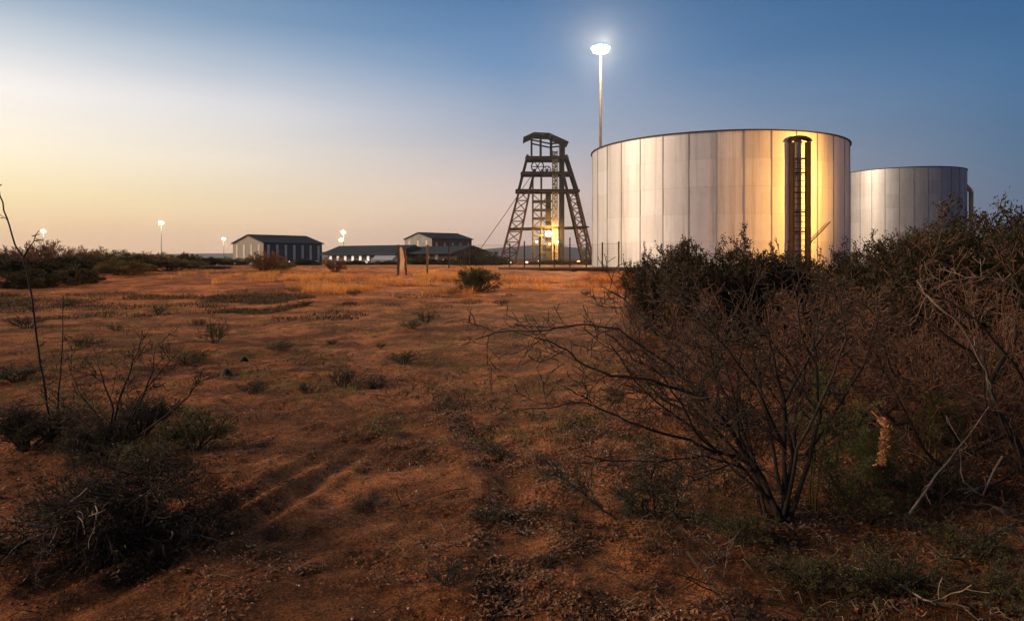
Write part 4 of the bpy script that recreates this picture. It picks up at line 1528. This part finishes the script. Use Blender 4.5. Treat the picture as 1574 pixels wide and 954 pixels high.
def litter():
    # dry leaf flakes
    ps = np.concatenate([scatter_px(52000, (840, 1640), (2.4, 8), .5, -.10, 71), scatter_px(42000, (-60, 900), (2.4, 12), .45, .06, 72)])
    cur = RUTS[0][0]
    ex = []
    for (ax, ay), (bx, by) in zip(cur[:-1], cur[1:]):
        q = int(2400 * math.hypot(bx - ax, by - ay)); f = rng.uniform(0, 1, q)
        ex.append(np.stack([ax + (bx - ax) * f + rng.normal(-.02, .13, q), ay + (by - ay) * f + rng.normal(0, .08, q)], -1))
    ex = np.concatenate(ex); ex = ex[(ex[:, 1] > 2.4) & (vnoise(ex[:, 0] / .3, ex[:, 1] / .3, 91) > -.1)]
    ps = np.concatenate([ps, np.stack([ex[:, 0], ex[:, 1], height(ex[:, 0], ex[:, 1])], -1)])
    n = len(ps)
    nrm = rng.normal(size=(n, 3)) * .45 + np.array([0, 0, 1]); nrm /= np.linalg.norm(nrm, axis=1, keepdims=True)
    a = rng.normal(size=(n, 3)); u = np.cross(nrm, a); u /= np.linalg.norm(u, axis=1, keepdims=True); w = np.cross(nrm, u)
    l = rng.uniform(.006, .020, (n, 1)); wd = l * rng.uniform(.25, .6, (n, 1))
    p = ps + np.array([0, 0, .006])
    v = np.stack([p - u * l, p + w * wd + nrm * l * .2, p + u * l, p - w * wd + nrm * l * .2], 1).reshape(-1, 3)
    o = obj('leaf_litter', mesh_np('leaf_litter', v, np.arange(4 * n).reshape(n, 4), M['dry_leaf']))
    tag(o, kind='stuff')
    # twiglets, dark and bleached
    def twigs(name, ps, mat, lmin, lmax, r):
        m = MB()
        for x, y, z in ps:
            a = random.uniform(0, 6.28); L = random.uniform(lmin, lmax)
            dx, dy = math.cos(a) * L, math.sin(a) * L
            k = Vector((random.gauss(0, .012), random.gauss(0, .012), .010 + random.random() * .03))
            m.tube([(x, y, z + .003), Vector((x + dx * .5, y + dy * .5, z + .006)) + k, (x + dx, y + dy, gz(x + dx, y + dy) + .006)], [r, r * .8, r * .4], 3, False)
        tag(m.build(name, mat, None, True), kind='stuff')
    random.seed(9)
    twigs('twig_litter', np.concatenate([scatter_px(4200, (860, 1640), (2.4, 7), .6, -.2, 73), scatter_px(1300, (-60, 900), (2.4, 10), .5, .1, 74)]), M['twig_dark'], .03, .16, .0026)
    twigs('bleached_twigs', np.concatenate([scatter_px(1300, (980, 1640), (2.4, 6), .5, -.05, 83), scatter_px(150, (-60, 900), (2.4, 8), .5, .1, 84)]), M['pale_wood'], .03, .17, .0028)
    # clods and pebbles
    import itertools
    ico = np.array([(0, 0, 1), (.89, 0, .45), (.28, .85, .45), (-.72, .53, .45), (-.72, -.53, .45), (.28, -.85, .45), (.72, .53, -.45), (-.28, .85, -.45), (-.89, 0, -.45), (-.28, -.85, -.45), (.72, -.53, -.45), (0, 0, -1)])
    fc = np.array([(0, 1, 2), (0, 2, 3), (0, 3, 4), (0, 4, 5), (0, 5, 1), (1, 6, 2), (2, 7, 3), (3, 8, 4), (4, 9, 5), (5, 10, 1), (6, 7, 2), (7, 8, 3), (8, 9, 4), (9, 10, 5), (10, 6, 1), (6, 11, 7), (7, 11, 8), (8, 11, 9), (9, 11, 10), (10, 11, 6)])
    def stones(name, ps, r, mat):
        n = len(ps)
        v = ico[None] * r[:, None, None] * rng.uniform(.6, 1.25, (n, 12, 1)) * np.array([1, 1, .7]) + ps[:, None, :]
        f = (fc[None] + (np.arange(n) * 12)[:, None, None]).reshape(-1, 3)
        tag(obj(name, mesh_np(name, v.reshape(-1, 3), f, mat)), kind='stuff')
    ps = scatter_px(40000, (-60, 1640), (2.4, 12), .35, -.12, 75)
    stones('soil_clods', ps, np.minimum(rng.gamma(1.5, .0016, len(ps)) + .0015, .012), M['clod'])
    ps = scatter_px(500, (-60, 1300), (2.4, 9), None, 0, 76)
    stones('pebbles', ps, np.minimum(rng.gamma(2.0, .0022, len(ps)) + .0015, .008), M['pebble'])


litter()

# ------------------------------------------------------------------ sky and sun
SUN_EL, SUN_AZ = 21.0, -94.0     # azimuth from the view axis, negative = left


def srgb(c):
    return tuple(((v / 255) / 12.92 if v / 255 <= .04045 else ((v / 255 + .055) / 1.055) ** 2.4) for v in c)


def world():
    w = bpy.data.worlds.new('World'); SC.world = w; w.use_nodes = True
    nt = w.node_tree; nt.nodes.clear()
    out = nt.nodes.new('ShaderNodeOutputWorld')
    tc = nt.nodes.new('ShaderNodeTexCoord')
    sep = nt.nodes.new('ShaderNodeSeparateXYZ'); nt.links.new(tc.outputs['Generated'], sep.inputs[0])
    az = nt.nodes.new('ShaderNodeMath'); az.operation = 'ARCTAN2'
    nt.links.new(sep.outputs['X'], az.inputs[0]); nt.links.new(sep.outputs['Y'], az.inputs[1])
    azn = nt.nodes.new('ShaderNodeMapRange'); azn.inputs[1].default_value = -math.pi; azn.inputs[2].default_value = math.pi
    nt.links.new(az.outputs[0], azn.inputs[0])
    el = sep.outputs['Z']
    S = lambda l: [(p, srgb(c)) for p, c in l]
    left = ramp(nt, el, S([(0, (250, 206, 168)), (.03, (252, 214, 168)), (.075, (250, 232, 186)), (.13, (251, 243, 224)), (.195, (246, 244, 246)), (.250, (200, 211, 226)), (.31, (134, 163, 196)), (.42, (74, 108, 150)), (1, (38, 62, 102))]))
    mid = ramp(nt, el, S([(0, (236, 202, 180)), (.05, (230, 199, 180)), (.10, (213, 193, 187)), (.18, (164, 172, 190)), (.27, (103, 140, 182)), (.353, (70, 116, 164)), (.5, (48, 86, 132)), (1, (30, 54, 94))]))
    right = ramp(nt, el, S([(0, (126, 126, 144)), (.06, (94, 114, 142)), (.125, (76, 108, 142)), (.22, (60, 104, 148)), (.30, (45, 92, 138)), (.5, (32, 66, 108)), (1, (24, 46, 84))]))
    def nz(deg): return (deg + 180) / 360
    k1 = ramp(nt, azn.outputs[0], [(nz(-178), (1, 1, 1)), (nz(-140), (.45,) * 3), (nz(-100), (0, 0, 0)), (nz(-37), (0, 0, 0)), (nz(-20), (.42,) * 3), (nz(0), (1, 1, 1))])
    k2 = ramp(nt, azn.outputs[0], [(nz(-178), (.8,) * 3), (nz(-130), (.3,) * 3), (nz(-95), (0, 0, 0)), (nz(0), (0, 0, 0)), (nz(20), (.6,) * 3), (nz(37), (1, 1, 1)), (nz(178), (.8,) * 3)])
    left = mixc(nt, 1, left, (1.05, 1.0, .93), 'MULTIPLY')
    c = mixc(nt, k1, left, mid)
    c = mixc(nt, k2, c, right)
    hb = noise(nt, 2.2, 5, .55, 'Generated', (1, 1, 9))
    c = mixc(nt, 1, c, ramp(nt, hb, [(.3, (.955, .96, .97)), (.7, (1.04, 1.03, 1.02))]), 'MULTIPLY')
    bg = nt.nodes.new('ShaderNodeBackground'); nt.links.new(c, bg.inputs[0]); bg.inputs[1].default_value = 1.05
    sky = nt.nodes.new('ShaderNodeTexSky'); sky.sky_type = 'NISHITA'; sky.sun_disc = False
    sky.sun_elevation = R(1.5); sky.sun_rotation = R(SUN_AZ)
    bg2 = nt.nodes.new('ShaderNodeBackground'); nt.links.new(sky.outputs[0], bg2.inputs[0]); bg2.inputs[1].default_value = .02
    ad = nt.nodes.new('ShaderNodeAddShader')
    nt.links.new(bg.outputs[0], ad.inputs[0]); nt.links.new(bg2.outputs[0], ad.inputs[1])
    nt.links.new(ad.outputs[0], out.inputs[0])


world()
sl = bpy.data.lights.new('sun', 'SUN'); sl.energy = 4.7; sl.color = (1, .67, .41); sl.angle = R(26)
so = bpy.data.objects.new('sun', sl); COL.objects.link(so)
dirv = Vector((math.sin(R(SUN_AZ)) * math.cos(R(SUN_EL)), math.cos(R(SUN_AZ)) * math.cos(R(SUN_EL)), math.sin(R(SUN_EL))))
so.rotation_euler = (-dirv).to_track_quat('-Z', 'Y').to_euler()
so.location = (-20, 0, 30)

m = bpy.data.materials.new('air'); m.use_nodes = True
nt = m.node_tree; nt.nodes.clear()
o_ = nt.nodes.new('ShaderNodeOutputMaterial'); v_ = nt.nodes.new('ShaderNodeVolumePrincipled')
v_.inputs['Color'].default_value = (.92, .94, 1, 1); v_.inputs['Density'].default_value = .00016; v_.inputs['Anisotropy'].default_value = .8
nt.links.new(v_.outputs[0], o_.inputs['Volume'])
hz = MB(); hz.box((0, 1500, 60), (7600, 4600, 130))
hz.v = [(x, y, max(z, -6.0)) for x, y, z in hz.v]
tag(hz.build('haze', m), kind='stuff')

SC.view_settings.view_transform = 'Standard'
SC.view_settings.look = 'None'
SC.view_settings.exposure = 0
SC.view_settings.gamma = 1
SC.render.engine = 'CYCLES'
SC.cycles.use_denoising = True
SC.cycles.max_bounces = 6
SC.cycles.sample_clamp_indirect = 6
